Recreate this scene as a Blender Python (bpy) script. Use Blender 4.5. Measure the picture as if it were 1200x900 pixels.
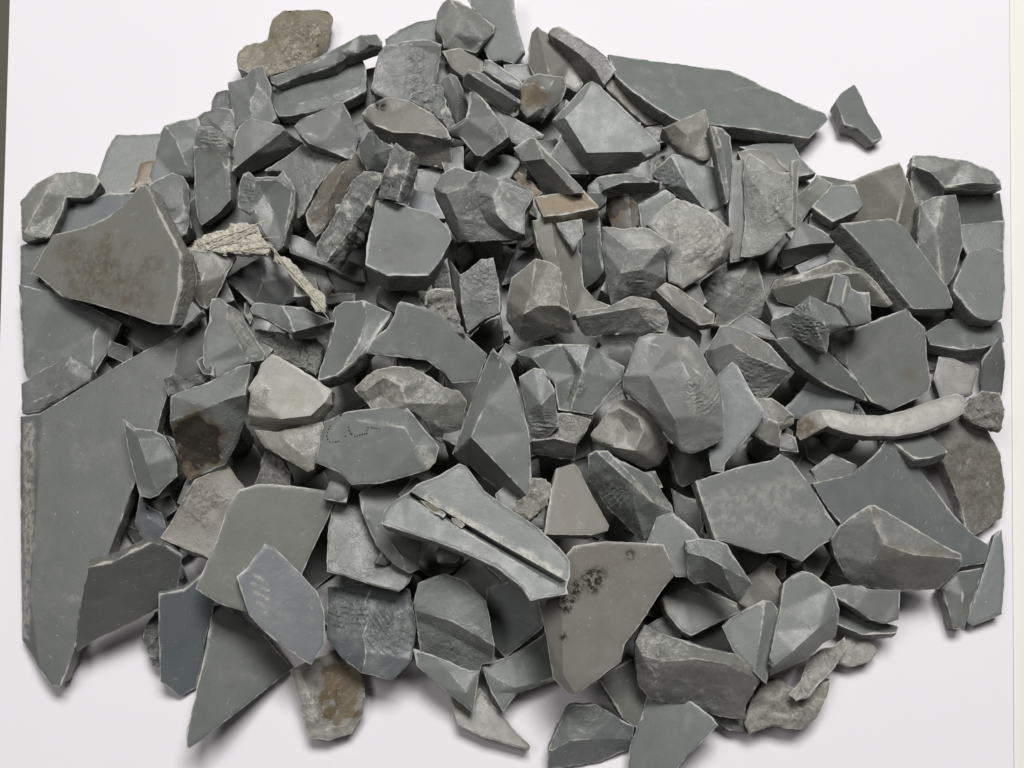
import bpy, bmesh, math, random
import numpy as np
from mathutils import Vector, Matrix, noise
from mathutils.geometry import delaunay_2d_cdt

scene = bpy.context.scene
for o in list(bpy.data.objects):
    bpy.data.objects.remove(o)
COL = scene.collection

# ------------------------------------------------------------------ camera
S = 0.0004                 # metres per unit of the layout grid (one unit = one photo pixel at the table)
F = 1300.0                 # focal length and table distance on that grid
PITCH = math.radians(20)   # camera leans 20 degrees off straight down
cd = bpy.data.cameras.new('camera')
cam = bpy.data.objects.new('camera', cd)
COL.objects.link(cam)
cd.sensor_fit = 'HORIZONTAL'
cd.angle_x = 2 * math.atan(600 / F)
cd.clip_start = 0.01
cd.clip_end = 50
cam.rotation_euler = (PITCH, 0, 0)
cam.location = Vector((0, -math.sin(PITCH), math.cos(PITCH))) * F * S
cd.dof.use_dof = True
cd.dof.focus_distance = 0.47
cd.dof.aperture_fstop = 40.0
scene.camera = cam
RX = Matrix.Rotation(PITCH, 3, 'X')
CAMLOC = cam.location.copy()

# ------------------------------------------------------------------ light: an indoor room, soft ceiling lamps
world = bpy.data.worlds.new('World')
scene.world = world
world.use_nodes = True
bg = world.node_tree.nodes['Background']
bg.inputs[0].default_value = (1.0, 0.98, 1.0, 1)
bg.inputs[1].default_value = 0.035

def lamp(name, loc, size, power, color, target=(0, 0, 0)):
    l = bpy.data.lights.new(name, 'AREA')
    l.shape = 'RECTANGLE'
    l.size, l.size_y = size
    l.energy = power
    l.color = color
    o = bpy.data.objects.new(name, l)
    COL.objects.link(o)
    o.location = loc
    o.rotation_euler = (Vector(target) - Vector(loc)).to_track_quat('-Z', 'Y').to_euler()
    return o
lamp('ceiling_lamp', (0.28, 0.88, 2.15), (1.2, 0.7), 49, (1.0, 0.985, 0.97))
lamp('ceiling_lamp', (-0.9, 0.1, 2.1), (0.9, 0.6), 9, (1.0, 0.985, 0.97))

scene.view_settings.view_transform = 'Standard'
scene.view_settings.look = 'None'
scene.view_settings.exposure = 0.0
scene.view_settings.gamma = 1.0
scene.view_settings.use_curve_mapping = False
scene.render.resolution_x = 1024
scene.render.resolution_y = 768

# ------------------------------------------------------------------ layout helpers
SP, CP = math.sin(PITCH), math.cos(PITCH)
def ground_z(x, y):
    """height towards the camera (grid units) of the table under grid position x, y"""
    v = (450 - y) / F
    return F - F * CP / (CP - v * SP)

def to_world(x, y, z):
    d = F - z
    p = Vector(((x - 600) / F * d, (450 - y) / F * d, -d)) * S
    return RX @ p + CAMLOC

def cam_pts(x, y, z):
    d = F - z
    return np.stack([(x - 600) / F * d, (450 - y) / F * d, -d], axis=-1)
RXN = np.array(RX)
CLN = np.array(CAMLOC)
def cam_to_world(P):
    return (P * S) @ RXN.T + CLN

# ------------------------------------------------------------------ materials
def nodes_of(m):
    m.use_nodes = True
    nt = m.node_tree
    return nt, nt.nodes, nt.links

def plastic_material():
    m = bpy.data.materials.new('grey_plastic')
    nt, N, Lk = nodes_of(m)
    b = N['Principled BSDF']
    def nd(t, **k):
        n = N.new(t)
        for a, v in k.items():
            setattr(n, a, v)
        return n
    def math_(op, a, b_=None, clamp=False):
        n = nd('ShaderNodeMath', operation=op, use_clamp=clamp)
        for i, v in enumerate((a, b_)):
            if v is None: continue
            if isinstance(v, (int, float)): n.inputs[i].default_value = v
            else: Lk.new(v, n.inputs[i])
        return n.outputs[0]
    def mix(f, a, c, blend='MIX'):
        n = nd('ShaderNodeMix', data_type='RGBA', blend_type=blend)
        if isinstance(f, (int, float)): n.inputs[0].default_value = f
        else: Lk.new(f, n.inputs[0])
        for s, v in ((6, a), (7, c)):
            if isinstance(v, tuple): n.inputs[s].default_value = (*v, 1)
            else: Lk.new(v, n.inputs[s])
        return n.outputs[2]
    def attr(name):
        n = nd('ShaderNodeAttribute', attribute_name=name)
        return n.outputs['Fac']
    tc = nd('ShaderNodeTexCoord')
    oi = nd('ShaderNodeObjectInfo')
    off = nd('ShaderNodeVectorMath', operation='SCALE')
    off.inputs[0].default_value = (3.1, 5.3, 7.7)
    Lk.new(oi.outputs['Random'], off.inputs['Scale'])
    add = nd('ShaderNodeVectorMath', operation='ADD')
    Lk.new(tc.outputs['Object'], add.inputs[0]); Lk.new(off.outputs[0], add.inputs[1])
    P0 = add.outputs[0]
    vr_ = nd('ShaderNodeVectorRotate', rotation_type='AXIS_ANGLE')
    vr_.inputs['Axis'].default_value = (0.25, 0.1, 0.96)
    Lk.new(P0, vr_.inputs['Vector'])
    an = nd('ShaderNodeMath', operation='MULTIPLY'); an.inputs[1].default_value = 37.0
    Lk.new(oi.outputs['Random'], an.inputs[0]); Lk.new(an.outputs[0], vr_.inputs['Angle'])
    P = vr_.outputs[0]
    def noi(scale, detail=4, rough=0.55, vec=None, dist=0.0):
        n = nd('ShaderNodeTexNoise')
        n.inputs['Scale'].default_value = scale
        n.inputs['Detail'].default_value = detail
        n.inputs['Roughness'].default_value = rough
        n.inputs['Distortion'].default_value = dist
        Lk.new(vec or P, n.inputs['Vector'])
        return n.outputs['Fac']
    def ramp(v, lo, hi, a=0.0, c=1.0):
        n = nd('ShaderNodeMapRange'); n.interpolation_type = 'SMOOTHSTEP'
        Lk.new(v, n.inputs[0])
        for i, k in enumerate((lo, hi, a, c)): n.inputs[i + 1].default_value = k
        return n.outputs[0]
    # slow tone drift
    col = mix(ramp(noi(70, 4), 0.3, 0.7, 0.0, 0.6), oi.outputs['Color'],
              mix(0.5, oi.outputs['Color'], (0.23, 0.235, 0.22)))
    # dusty, chalky bloom
    bloom = math_('MULTIPLY', ramp(noi(140, 7, 0.68, dist=0.6), 0.50, 0.75), ramp(noi(38, 3), 0.42, 0.62))
    col = mix(math_('MULTIPLY', bloom, 0.30), col, (0.40, 0.40, 0.37))
    # grime
    grime = ramp(noi(150, 5, 0.6), 0.55, 0.78)
    col = mix(math_('MULTIPLY', grime, 0.22), col, (0.075, 0.073, 0.062))
    # fracture faces
    frac, rim, rgh, stain_shade = attr('frac'), attr('rim'), attr('rgh'), attr('stain_shade')
    col = mix(math_('MULTIPLY', frac, 0.28), col, mix(ramp(noi(260, 5, 0.7), 0.35, 0.7), (0.10, 0.10, 0.09), (0.27, 0.265, 0.24)))
    col = mix(math_('MULTIPLY', rgh, ramp(noi(300, 3, 0.6, dist=0.8), 0.50, 0.70, 0.0, 0.42)), col, (0.40, 0.395, 0.37))
    vein = ramp(math_('ABSOLUTE', math_('SUBTRACT', noi(230, 4, 0.6, dist=1.2), 0.5)), 0.0, 0.035, 1.0, 0.0)
    vein = math_('MULTIPLY', vein, ramp(noi(90, 3), 0.40, 0.60))
    vr = math_('MULTIPLY', vein, math_('MAXIMUM', rgh, math_('MULTIPLY', frac, 0.7)))
    col = mix(math_('MULTIPLY', vr, 0.6), col, (0.50, 0.495, 0.46))
    # stress-whitened torn rims
    rm = ramp(math_('ADD', rim, math_('ADD', math_('MULTIPLY', math_('SUBTRACT', noi(300, 6, 0.72), 0.5), 1.3), math_('MULTIPLY', math_('SUBTRACT', noi(75, 2), 0.5), 1.6))), 0.52, 0.90)
    rm = math_('MULTIPLY', rm, ramp(rim, 0.05, 0.3))
    col = mix(math_('MULTIPLY', rm, 0.85, True), col, (0.56, 0.555, 0.51))
    wf = math_('MULTIPLY', attr('white'), ramp(noi(240, 8, 0.78, dist=0.6), 0.40, 0.60, 0.04, 1.0), True)
    col = mix(math_('MULTIPLY', wf, 0.85), col, (0.52, 0.505, 0.45))
    # stains; the same mask also paints shade on a few side faces
    sf = math_('MULTIPLY', stain_shade, ramp(noi(260, 9, 0.78, dist=0.4), 0.36, 0.60, 0.12, 1.0))
    sf = math_('ADD', sf, math_('MULTIPLY', math_('MAXIMUM', math_('SUBTRACT', stain_shade, 0.85), 0.0), 2.2), True)
    sc_ = mix(ramp(noi(120, 4), 0.35, 0.65), (0.125, 0.100, 0.066), (0.175, 0.135, 0.085))
    col = mix(sf, col, mix(ramp(stain_shade, 1.30, 1.42), sc_, (0.060, 0.050, 0.040)))
    dk = math_('MULTIPLY', attr('soot'), ramp(noi(420, 8, 0.8), 0.46, 0.53), True)
    col = mix(dk, col, (0.025, 0.018, 0.014))
    # nicks: pale short scratches and specks
    mp = nd('ShaderNodeMapping'); mp.inputs['Scale'].default_value = (260, 900, 500)
    mp.inputs['Rotation'].default_value = (0.3, 0.2, 0.7)
    Lk.new(P, mp.inputs[0])
    nk = ramp(noi(1.0, 3, 0.6, mp.outputs[0]), 0.69, 0.73)
    mp2 = nd('ShaderNodeMapping'); mp2.inputs['Scale'].default_value = (1500, 120, 700)
    mp2.inputs['Rotation'].default_value = (0.1, 0.35, 0.45)
    Lk.new(P, mp2.inputs[0])
    nk2 = math_('MULTIPLY', ramp(noi(1.0, 2, 0.5, mp2.outputs[0]), 0.66, 0.70), ramp(noi(55, 3), 0.50, 0.62))
    nk = math_('MAXIMUM', nk, math_('MULTIPLY', nk2, 0.7))
    vo = nd('ShaderNodeTexVoronoi'); vo.inputs['Scale'].default_value = 230
    Lk.new(P, vo.inputs['Vector'])
    sp = math_('MULTIPLY', ramp(vo.outputs['Distance'], 0.06, 0.11, 1.0, 0.0), ramp(noi(90, 2), 0.56, 0.62))
    marks = math_('MAXIMUM', nk, sp)
    col = mix(math_('MULTIPLY', marks, 0.65), col, (0.50, 0.50, 0.47))
    Lk.new(col, b.inputs['Base Color'])
    ro = math_('ADD', ramp(noi(110, 5), 0.3, 0.7, 0.29, 0.45), math_('MULTIPLY', math_('MAXIMUM', frac, rm), 0.08))
    ro = math_('SUBTRACT', ro, math_('MULTIPLY', rgh, 0.07))
    Lk.new(ro, b.inputs['Roughness'])
    b.inputs['Specular IOR Level'].default_value = 0.42
    # relief
    h1 = math_('MULTIPLY', noi(330, 3, 0.55, dist=0.7), math_('ADD', math_('MULTIPLY', math_('MAXIMUM', frac, rgh), 0.78), 0.05))
    h2 = math_('MULTIPLY', noi(1700, 4, 0.6), math_('ADD', math_('MULTIPLY', math_('MAXIMUM', frac, rgh), 0.16), 0.03))
    hh = math_('SUBTRACT', math_('ADD', math_('ADD', h1, math_('MULTIPLY', vr, 0.25)), h2), math_('MULTIPLY', nk, 0.10))
    bp = nd('ShaderNodeBump')
    bp.inputs['Strength'].default_value = 0.9
    bp.inputs['Distance'].default_value = 0.0016
    Lk.new(hh, bp.inputs['Height'])
    Lk.new(bp.outputs[0], b.inputs['Normal'])
    return m

def simple_material(name, c1, c2, scale, rough, bump=0.0, dist=0.0005, detail=5):
    m = bpy.data.materials.new(name)
    nt, N, Lk = nodes_of(m)
    b = N['Principled BSDF']
    tc = N.new('ShaderNodeTexCoord')
    n = N.new('ShaderNodeTexNoise'); n.inputs['Scale'].default_value = scale; n.inputs['Detail'].default_value = detail
    Lk.new(tc.outputs['Object'], n.inputs['Vector'])
    mx = N.new('ShaderNodeMix'); mx.data_type = 'RGBA'
    mx.inputs[6].default_value = (*c1, 1); mx.inputs[7].default_value = (*c2, 1)
    Lk.new(n.outputs['Fac'], mx.inputs[0])
    Lk.new(mx.outputs[2], b.inputs['Base Color'])
    b.inputs['Roughness'].default_value = rough
    if bump:
        bp = N.new('ShaderNodeBump'); bp.inputs['Strength'].default_value = bump; bp.inputs['Distance'].default_value = dist
        Lk.new(n.outputs['Fac'], bp.inputs['Height']); Lk.new(bp.outputs[0], b.inputs['Normal'])
    return m

PLASTIC = plastic_material()
PAPER = simple_material('white_paper', (0.865, 0.836, 0.872), (0.89, 0.862, 0.898), 14, 0.72, 0.05, 0.0003)
TABLE = simple_material('dark_table', (0.075, 0.073, 0.055), (0.10, 0.096, 0.075), 30, 0.5)
CREAM = simple_material('cream_board', (0.86, 0.855, 0.80), (0.88, 0.87, 0.82), 20, 0.6)
INK = simple_material('black_ink', (0.012, 0.012, 0.014), (0.03, 0.03, 0.03), 400, 0.5)

# ------------------------------------------------------------------ the setting
def sheet(name, corners, z0, z1, mat, label, seg=1):
    """a flat board between heights z0 and z1; corners are table positions in metres, counter-clockwise"""
    bm = bmesh.new()
    top = [bm.verts.new((x, y, z1)) for x, y in corners]
    bot = [bm.verts.new((x, y, z0)) for x, y in corners]
    bm.faces.new(top); bm.faces.new(bot[::-1])
    n = len(top)
    for i in range(n):
        j = (i + 1) % n
        bm.faces.new((top[j], top[i], bot[i], bot[j]))
    bmesh.ops.recalc_face_normals(bm, faces=bm.faces)
    me = bpy.data.meshes.new(name); bm.to_mesh(me); bm.free()
    me.materials.append(mat)
    o = bpy.data.objects.new(name, me); COL.objects.link(o)
    o['kind'] = 'structure'
    o['label'] = label
    return o
def on_table(x, y):
    w = to_world(x, y, ground_z(x, y))
    return (w.x, w.y)
l0, l1 = on_table(11.5, 0), on_table(-14.5, 900)
r0, r1 = on_table(1183, 0), on_table(1188, 900)
def along(a, b, y):
    t = (y - a[1]) / (b[1] - a[1])
    return (a[0] + (b[0] - a[0]) * t, y)
YT, YB = 0.55, -0.45
sheet('paper_sheet', [along(l0, l1, YB), along(r0, r1, YB), along(r0, r1, YT), along(l0, l1, YT)],
      -0.0006, 0.0, PAPER, 'white sheet of paper under the heap of shards')
sheet('table_top', [(-1.2, -1.0), (1.2, -1.0), (1.2, 1.2), (-1.2, 1.2)], -0.03, -0.004, TABLE,
      'dark olive table top showing along the left edge')
rb0, rb1 = along(r0, r1, YB), along(r0, r1, YT)
sheet('cream_board', [(rb0[0] + 0.0005, YB), (0.45, YB), (0.45, YT), (rb1[0] + 0.0005, YT)], -0.0038, -0.0008, CREAM,
      'cream board edge along the right of the paper')

# ------------------------------------------------------------------ shard builder
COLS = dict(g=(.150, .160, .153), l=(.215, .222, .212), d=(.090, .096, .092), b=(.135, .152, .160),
            w=(.178, .174, .155), c=(.400, .385, .340), t=(.165, .128, .085), e=(.118, .132, .126),
            m=(.245, .235, .210), p=(.168, .176, .182), x=(.52, .49, .41))

GS = 3.0                                        # stacking grid step
GX, GY = np.meshgrid(np.arange(-60, 1260, GS), np.arange(-60, 990, GS))
BUF = ground_z(GX, GY)

HS = 1.45                                      # facet relief
def pts(s):
    out = []
    for t in s.split():
        a = [float(k) for k in t.split(',')]
        out.append((a[0], a[1], a[2] * HS if len(a) > 2 else 0.0))
    return out

def inside(px, py, poly):
    x, y = poly[:, 0], poly[:, 1]
    res = np.zeros(px.shape, bool)
    n = len(poly); j = n - 1
    for i in range(n):
        c = ((y[i] > py) != (y[j] > py))
        den = (y[j] - y[i]) or 1e-9
        res ^= c & (px < (x[j] - x[i]) * (py - y[i]) / den + x[i])
        j = i
    return res

def bdist(px, py, poly):
    d = np.full(px.shape, 1e9)
    n = len(poly)
    for i in range(n):
        ax, ay = poly[i]; bx, by = poly[(i + 1) % n]
        ex, ey = bx - ax, by - ay
        L2 = ex * ex + ey * ey + 1e-9
        t = np.clip(((px - ax) * ex + (py - ay) * ey) / L2, 0, 1)
        d = np.minimum(d, np.hypot(px - ax - t * ex, py - ay - t * ey))
    return d

def interp(px, py, V, T_, H):
    out = np.zeros(px.shape); best = np.full(px.shape, -1e9)
    for a, b, c in T_:
        (x1, y1), (x2, y2), (x3, y3) = V[a], V[b], V[c]
        den = (y2 - y3) * (x1 - x3) + (x3 - x2) * (y1 - y3)
        if abs(den) < 1e-9: continue
        w1 = ((y2 - y3) * (px - x3) + (x3 - x2) * (py - y3)) / den
        w2 = ((y3 - y1) * (px - x3) + (x1 - x3) * (py - y3)) / den
        w3 = 1 - w1 - w2
        mn = np.minimum(np.minimum(w1, w2), w3)
        u = mn > best
        out = np.where(u, w1 * H[a] + w2 * H[b] + w3 * H[c], out)
        best = np.where(u, mn, best)
    return out

SEED = [0]
def shard(label, L, col, off, T, r, outline, cre='', rip='', st='', so='', rim=0.55, z=None, name='plastic_shard',
          group='grey plastic shards heaped on the paper', cat='shard', wt='', shrink=0.96, step=None, jit=None, bend=0.0, tint=None, q=None, lo=.7):
    SEED[0] += 1
    if r < 1.7: r = r * .72
    T = T * 1.12; off = (off[0] * 1.2, off[1] * 1.2)
    rng = random.Random(SEED[0] * 77 + 5)
    O = pts(outline)
    A2 = sum(O[i][0] * O[(i + 1) % len(O)][1] - O[(i + 1) % len(O)][0] * O[i][1] for i in range(len(O)))
    if A2 < 0: O = O[::-1]
    C = [pts(c) for c in cre.split('|') if c.strip()]
    so_ = np.array([(float(SEED[0]) * 3.7, 1.3, 9.1)])[0]
    # coarse facets
    cv = [(p[0], p[1]) for p in O]; ch = [p[2] for p in O]
    ce = [(i, (i + 1) % len(O)) for i in range(len(O))]
    for c in C:
        ids = []
        for p in c:
            k = next((i for i, q in enumerate(cv) if math.hypot(q[0] - p[0], q[1] - p[1]) < 2.5), None)
            if k is None:
                cv.append((p[0], p[1])); ch.append(p[2]); k = len(cv) - 1
            elif k < len(O) and p[2]:
                ch[k] = p[2]
            ids.append(k)
        ce += [(a, b) for a, b in zip(ids, ids[1:]) if a != b]
    vo, eo, fo, ov, _, _ = delaunay_2d_cdt([Vector(v) for v in cv], ce, [], 0, 1e-4)
    CV = np.array([[v.x, v.y] for v in vo])
    CH = np.array([np.mean([ch[k] for k in s]) if len(s) else 0.0 for s in ov])
    CT = [tuple(f) for f in fo if len(f) == 3]
    # fine outline
    stp = step or (2.4 if (r > 1.2 or rip) else 3.0)
    jt = jit if jit is not None else (0.22 + 0.42 * min(r, 3))
    F2 = []
    for i in range(len(O)):
        a, b = O[i], O[(i + 1) % len(O)]
        d = math.hypot(b[0] - a[0], b[1] - a[1])
        n = max(1, int(d / stp))
        nx, ny = (b[1] - a[1]) / (d + 1e-9), -(b[0] - a[0]) / (d + 1e-9)
        for k in range(n):
            t = k / n
            x, y = a[0] + (b[0] - a[0]) * t, a[1] + (b[1] - a[1]) * t
            jq = jt * (noise.noise(Vector((x * .11, y * .11, so_[0]))) * 1.8 + noise.noise(Vector((x * .37, y * .37, so_[0]))) * 1.3)
            if k == 0: jq *= 0.3
            F2.append((x + nx * jq, y + ny * jq))
    FO = np.array(F2)
    # soften the corners a touch
    FO = FO * 0.96 + 0.02 * (np.roll(FO, 1, 0) + np.roll(FO, -1, 0))
    n = len(FO)
    # inner points
    inn = []
    cin = []
    for c in C:
        prev = None
        for (x1, y1, _), (x2, y2, _) in zip(c, c[1:]):
            d = math.hypot(x2 - x1, y2 - y1); m = max(1, int(d / stp))
            for k in range(m + 1):
                if k == 0 and prev is not None: continue
                t = k / m
                jq = 0.5 * jt * noise.noise(Vector((k * .7, so_[0], x1)))
                cin.append((x1 + (x2 - x1) * t + jq, y1 + (y2 - y1) * t - jq))
                prev = 1
    tang = np.roll(FO, -1, 0) - np.roll(FO, 1, 0)
    nrm = np.stack([-tang[:, 1], tang[:, 0]], 1)
    nrm /= (np.linalg.norm(nrm, axis=1, keepdims=True) + 1e-9)
    ring = FO + nrm * 1.7
    x0, y0 = FO.min(0); x1, y1 = FO.max(0)
    gx, gy = np.meshgrid(np.arange(x0, x1, stp), np.arange(y0, y1, stp * 0.87))
    gx = gx + (np.arange(gx.shape[0]) % 2)[:, None] * stp / 2
    rs = np.random.RandomState(SEED[0])
    gx = gx + rs.uniform(-.3, .3, gx.shape) * stp; gy = gy + rs.uniform(-.3, .3, gy.shape) * stp
    g = np.stack([gx.ravel(), gy.ravel()], 1)
    def keep(P, dmin):
        if len(P) == 0: return np.zeros((0, 2))
        P = np.array(P)
        ok = inside(P[:, 0], P[:, 1], FO) & (bdist(P[:, 0], P[:, 1], FO) > dmin)
        return P[ok]
    ring = keep(ring, 1.35); cin = keep(cin, 1.0); g = keep(g, 1.7 + stp * 0.55)
    if len(cin) and len(g):
        dd = np.min(np.hypot(g[:, None, 0] - cin[None, :, 0], g[:, None, 1] - cin[None, :, 1]), axis=1)
        g = g[dd > stp * 0.55]
    allp = np.concatenate([FO, ring, cin, g])
    edges = [(i, (i + 1) % n) for i in range(n)]
    vo, eo, fo, ov, _, _ = delaunay_2d_cdt([Vector(p) for p in allp], edges, [list(range(n))], 1, 1e-4)
    V2 = np.array([[v.x, v.y] for v in vo])
    tri = [tuple(f) for f in fo if len(f) == 3]
    omap = {}
    for i, s in enumerate(ov):
        for k in s: omap[k] = i
    oring = [omap.get(i) for i in range(n)]
    # heights over the piece's own plane
    px, py = V2[:, 0], V2[:, 1]
    bd = bdist(px, py, FO)
    H = interp(px, py, CV, CT, CH)
    low = lo * np.clip((-H - 2.5) / 5, 0, 1)              # broken lower facets
    rimf = np.clip(1 - bd / 3.2, 0, 1)
    micro = np.array([noise.fractal(Vector((a * .045 + so_[0], b * .045, so_[2])), 1.0, 2.0, 5) for a, b in V2])
    macro = np.array([noise.noise(Vector((a * .016 + so_[0], b * .016, 4.2))) for a, b in V2])
    rr = np.zeros(len(V2))
    for c in C:
        for (ax, ay, ah), (bx_, by_, bh) in zip(c, c[1:]):
            if ah + bh < 1: continue
            ex, ey = bx_ - ax, by_ - ay
            t = np.clip(((px - ax) * ex + (py - ay) * ey) / (ex * ex + ey * ey + 1e-9), 0, 1)
            d = np.hypot(px - ax - t * ex, py - ay - t * ey)
            rimf = np.maximum(rimf, np.clip(1 - d / 3.0, 0, 1) * (.74 + .2 * macro))
    H = H + macro * (0.35 + .9 * min(r, 1.2)) + micro * (0.05 + max(0.0, r - .3) * 0.9) * np.clip(bd / 3, .3, 1)
    H = H + micro * low * .7
    rw = np.clip(r - .45, 0, 1.6) + .35 * low          # conchoidal scoops with sharp ridges between them
    if rw.max() > .1:
        sc = 17.0 + 9.0 * rng.random()
        ca, sa = math.cos(SEED[0] * 1.7), math.sin(SEED[0] * 1.7)
        f1 = np.array([noise.voronoi(Vector(((ca * a + sa * b) / sc + .25 * m_, (ca * b - sa * a) / (sc * .6) + .25 * m_, so_[0])))[0][0] for a, b, m_ in zip(V2[:, 0], V2[:, 1], micro)])
        H = H + rw * 4.2 * (np.minimum(f1, .9) ** 2 - .25) * np.clip(bd / 4, .25, 1)
        ridge = np.clip((f1 - .52) / .2, 0, 1) * np.minimum(rw, 1)
        rimf = np.maximum(rimf, .62 * ridge)
    if r > 0.7 or low.max() > .5:
        fine = np.array([noise.ridged_multi_fractal(Vector((a * .14 + so_[0], b * .14, so_[1])), 0.8, 2.1, 3, 1.0, 2.0) for a, b in V2])
        H += (fine - 1.0) * np.maximum(0.95 * max(r - 0.5, 0), .45 * low)
    rr += min(1.0, max(0.0, (r - 0.4) / 1.6))
    rr = np.maximum(rr, .55 * low)
    for rq in rip.split('|'):
        if not rq.strip(): continue
        cx, cy, mx, my, mr, lam, amp = [float(k) for k in rq.split(',')]
        d = np.hypot(px - cx, py - cy)
        d = d * (1 + .10 * macro) + 2.2 * micro
        mk = np.clip(1.25 - np.hypot(px - mx, py - my) / mr, 0, 1)
        mk = np.minimum(mk * 2, 1)
        H += amp * .8 * mk * np.clip(.6 + 1.4 * micro + .5 * macro, 0, 1.2) * (np.abs(np.sin(d * math.pi / lam)) - .5) * 1.6
        rr = np.maximum(rr, mk * .75)
    H -= (0.6 + .5 * min(r, 1.5)) * np.exp(-(bd / 1.0) ** 2)
    def blobs(s):
        w = np.zeros(len(V2))
        for sq in s.split('|'):
            if not sq.strip(): continue
            cx, cy, rad, a = [float(k) for k in sq.split(',')]
            d = np.hypot(px - cx, py - cy) / rad + micro * .5
            w = np.maximum(w, a * np.clip(2.0 - 1.8 * d, 0, 1))
        return w
    stn, soot = blobs(st), blobs(so)
    wht = np.zeros(len(V2))
    for sq in wt.split('|'):
        if not sq.strip(): continue
        ax, ay, bx_, by_, wd, am = [float(k) for k in sq.split(',')]
        ex, ey = bx_ - ax, by_ - ay
        t = np.clip(((px - ax) * ex + (py - ay) * ey) / (ex * ex + ey * ey + 1e-9), 0, 1)
        d = np.hypot(px - ax - t * ex, py - ay - t * ey) / wd + micro * .35
        wht = np.maximum(wht, am * np.clip(1.9 - 1.6 * d, 0, 1))
    # the plane the piece lies in
    dx, dy = off
    k = math.hypot(dx, dy) / T
    if k > 0.92: dx, dy = dx * 0.92 / k, dy * 0.92 / k
    nx_, ny_ = -dx / T, dy / T
    nz_ = math.sqrt(max(1 - nx_ * nx_ - ny_ * ny_, 0.1))
    cx, cy = FO.mean(0)
    def plane(x, y):
        return (dx / T * (x - cx) + dy / T * (y - cy)) / nz_
    if bend:
        ex = (px - cx); ey = (py - cy)
        H = H - bend * (ex * ex + ey * ey) / max((x1 - x0), (y1 - y0)) ** 2 * 4
    ZT = plane(px, py) + H
    # settle it on whatever lies below
    i0 = max(int((x0 - abs(dx) - 3 + 60) / GS), 0); i1 = min(int((x1 + abs(dx) + 3 + 60) / GS) + 2, GX.shape[1])
    j0 = max(int((y0 - abs(dy) - 3 + 60) / GS), 0); j1 = min(int((y1 + abs(dy) + 3 + 60) / GS) + 2, GX.shape[0])
    bx, by = GX[j0:j1, i0:i1], GY[j0:j1, i0:i1]
    m1 = inside(bx, by, FO)
    m2 = inside(bx - dx, by - dy, FO)
    mm = m1 | m2
    if not mm.any(): mm[:] = True
    need = BUF[j0:j1, i0:i1][mm] - (plane(bx[mm], by[mm]) - T / nz_)
    if q is None: q = float(np.interp(abs(A2) / 2, [4000, 20000], [92, 98.5]))
    z0 = float(np.percentile(need, q)) if z is None else z
    top = interp(bx, by, CV, CT, CH) + plane(bx, by) + z0
    sub = BUF[j0:j1, i0:i1]
    sub[m1] = np.maximum(sub[m1], top[m1])
    side = m2 & ~m1
    sub[side] = np.maximum(sub[side], (plane(bx, by) - T / nz_ * .5 + z0)[side])
    PT = cam_pts(px, py, ZT + z0)
    # walls and underside, in camera axes
    nvec = np.array([nx_, ny_, nz_])
    good = [i for i in oring if i is not None]
    ringidx = []
    for i in good:
        if not ringidx or ringidx[-1] != i: ringidx.append(i)
    if ringidx[0] == ringidx[-1]: ringidx.pop()
    R0 = PT[ringidx]
    cen = R0.mean(0)
    hv = H[ringidx]
    depth = np.maximum(T + hv, 3.0)
    kseg = max(2, int(T / 4.5))
    rings = []
    outw = np.stack([px[ringidx] - cx, -(py[ringidx] - cy), np.zeros(len(ringidx))], 1)
    tg = np.roll(R0, -1, 0) - np.roll(R0, 1, 0)
    on = np.cross(tg, nvec); on /= (np.linalg.norm(on, axis=1, keepdims=True) + 1e-9)
    if (on * outw).sum() < 0: on = -on
    amp = 0.75 + 0.85 * min(r, 2.5)
    for s in range(1, kseg + 1):
        t = s / kseg
        base = R0 - nvec[None, :] * (depth * t)[:, None]
        base = cen * 0 + base + (cen - R0) * (1 - shrink) * t
        q = np.array([noise.noise(Vector((a[0] * .06 + so_[0], a[1] * .06, s * .45))) * 1.3 + noise.noise(Vector((a[0] * .22, a[1] * .22 + so_[0], s * 1.1))) * .9 for a in R0])
        if s == kseg: q = q - 0.8
        rings.append(base + on * (q * amp)[:, None])
    allv = np.concatenate([PT] + rings)
    W = cam_to_world(allv)
    faces = [t for t in tri]
    nt = len(PT); m = len(ringidx)
    idx = [ringidx] + [list(range(nt + s * m, nt + (s + 1) * m)) for s in range(kseg)]
    for s in range(kseg):
        a, b = idx[s], idx[s + 1]
        for i in range(m):
            j = (i + 1) % m
            faces.append((a[i], a[j], b[j], b[i]))
    lastp = [Vector((px[i], py[i])) for i in ringidx]
    vb, eb, fb, ob, _, _ = delaunay_2d_cdt(lastp, [(i, (i + 1) % m) for i in range(m)], [list(range(m))], 1, 1e-5)
    ok = len(vb) == m and all(len(s) == 1 for s in ob)
    if ok:
        for f in fb:
            if len(f) == 3: faces.append(tuple(idx[-1][ob[k][0]] for k in f))
    else:
        faces.append(tuple(idx[-1]))
    # object origin at the foot of the piece
    org = np.array([W[:, 0].mean(), W[:, 1].mean(), W[:, 2].min()])
    me = bpy.data.meshes.new(name)
    me.from_pydata([tuple(v) for v in (W - org)], [], faces)
    bm = bmesh.new(); bm.from_mesh(me)
    bmesh.ops.recalc_face_normals(bm, faces=bm.faces)
    bm.to_mesh(me); bm.free()
    nv = len(W)
    def put(nm, arr):
        a = me.attributes.new(nm, 'FLOAT', 'POINT'); a.data.foreach_set('value', np.asarray(arr, dtype=np.float32))
    frac = np.zeros(nv); frac[nt:] = 1
    put('frac', frac)
    rv = np.zeros(nv); rv[:nt] = rimf * (.62 + .38 * min(rim, 1.2)); rv[nt:nt + m] = .45 * rim
    put('rim', rv)
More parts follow.
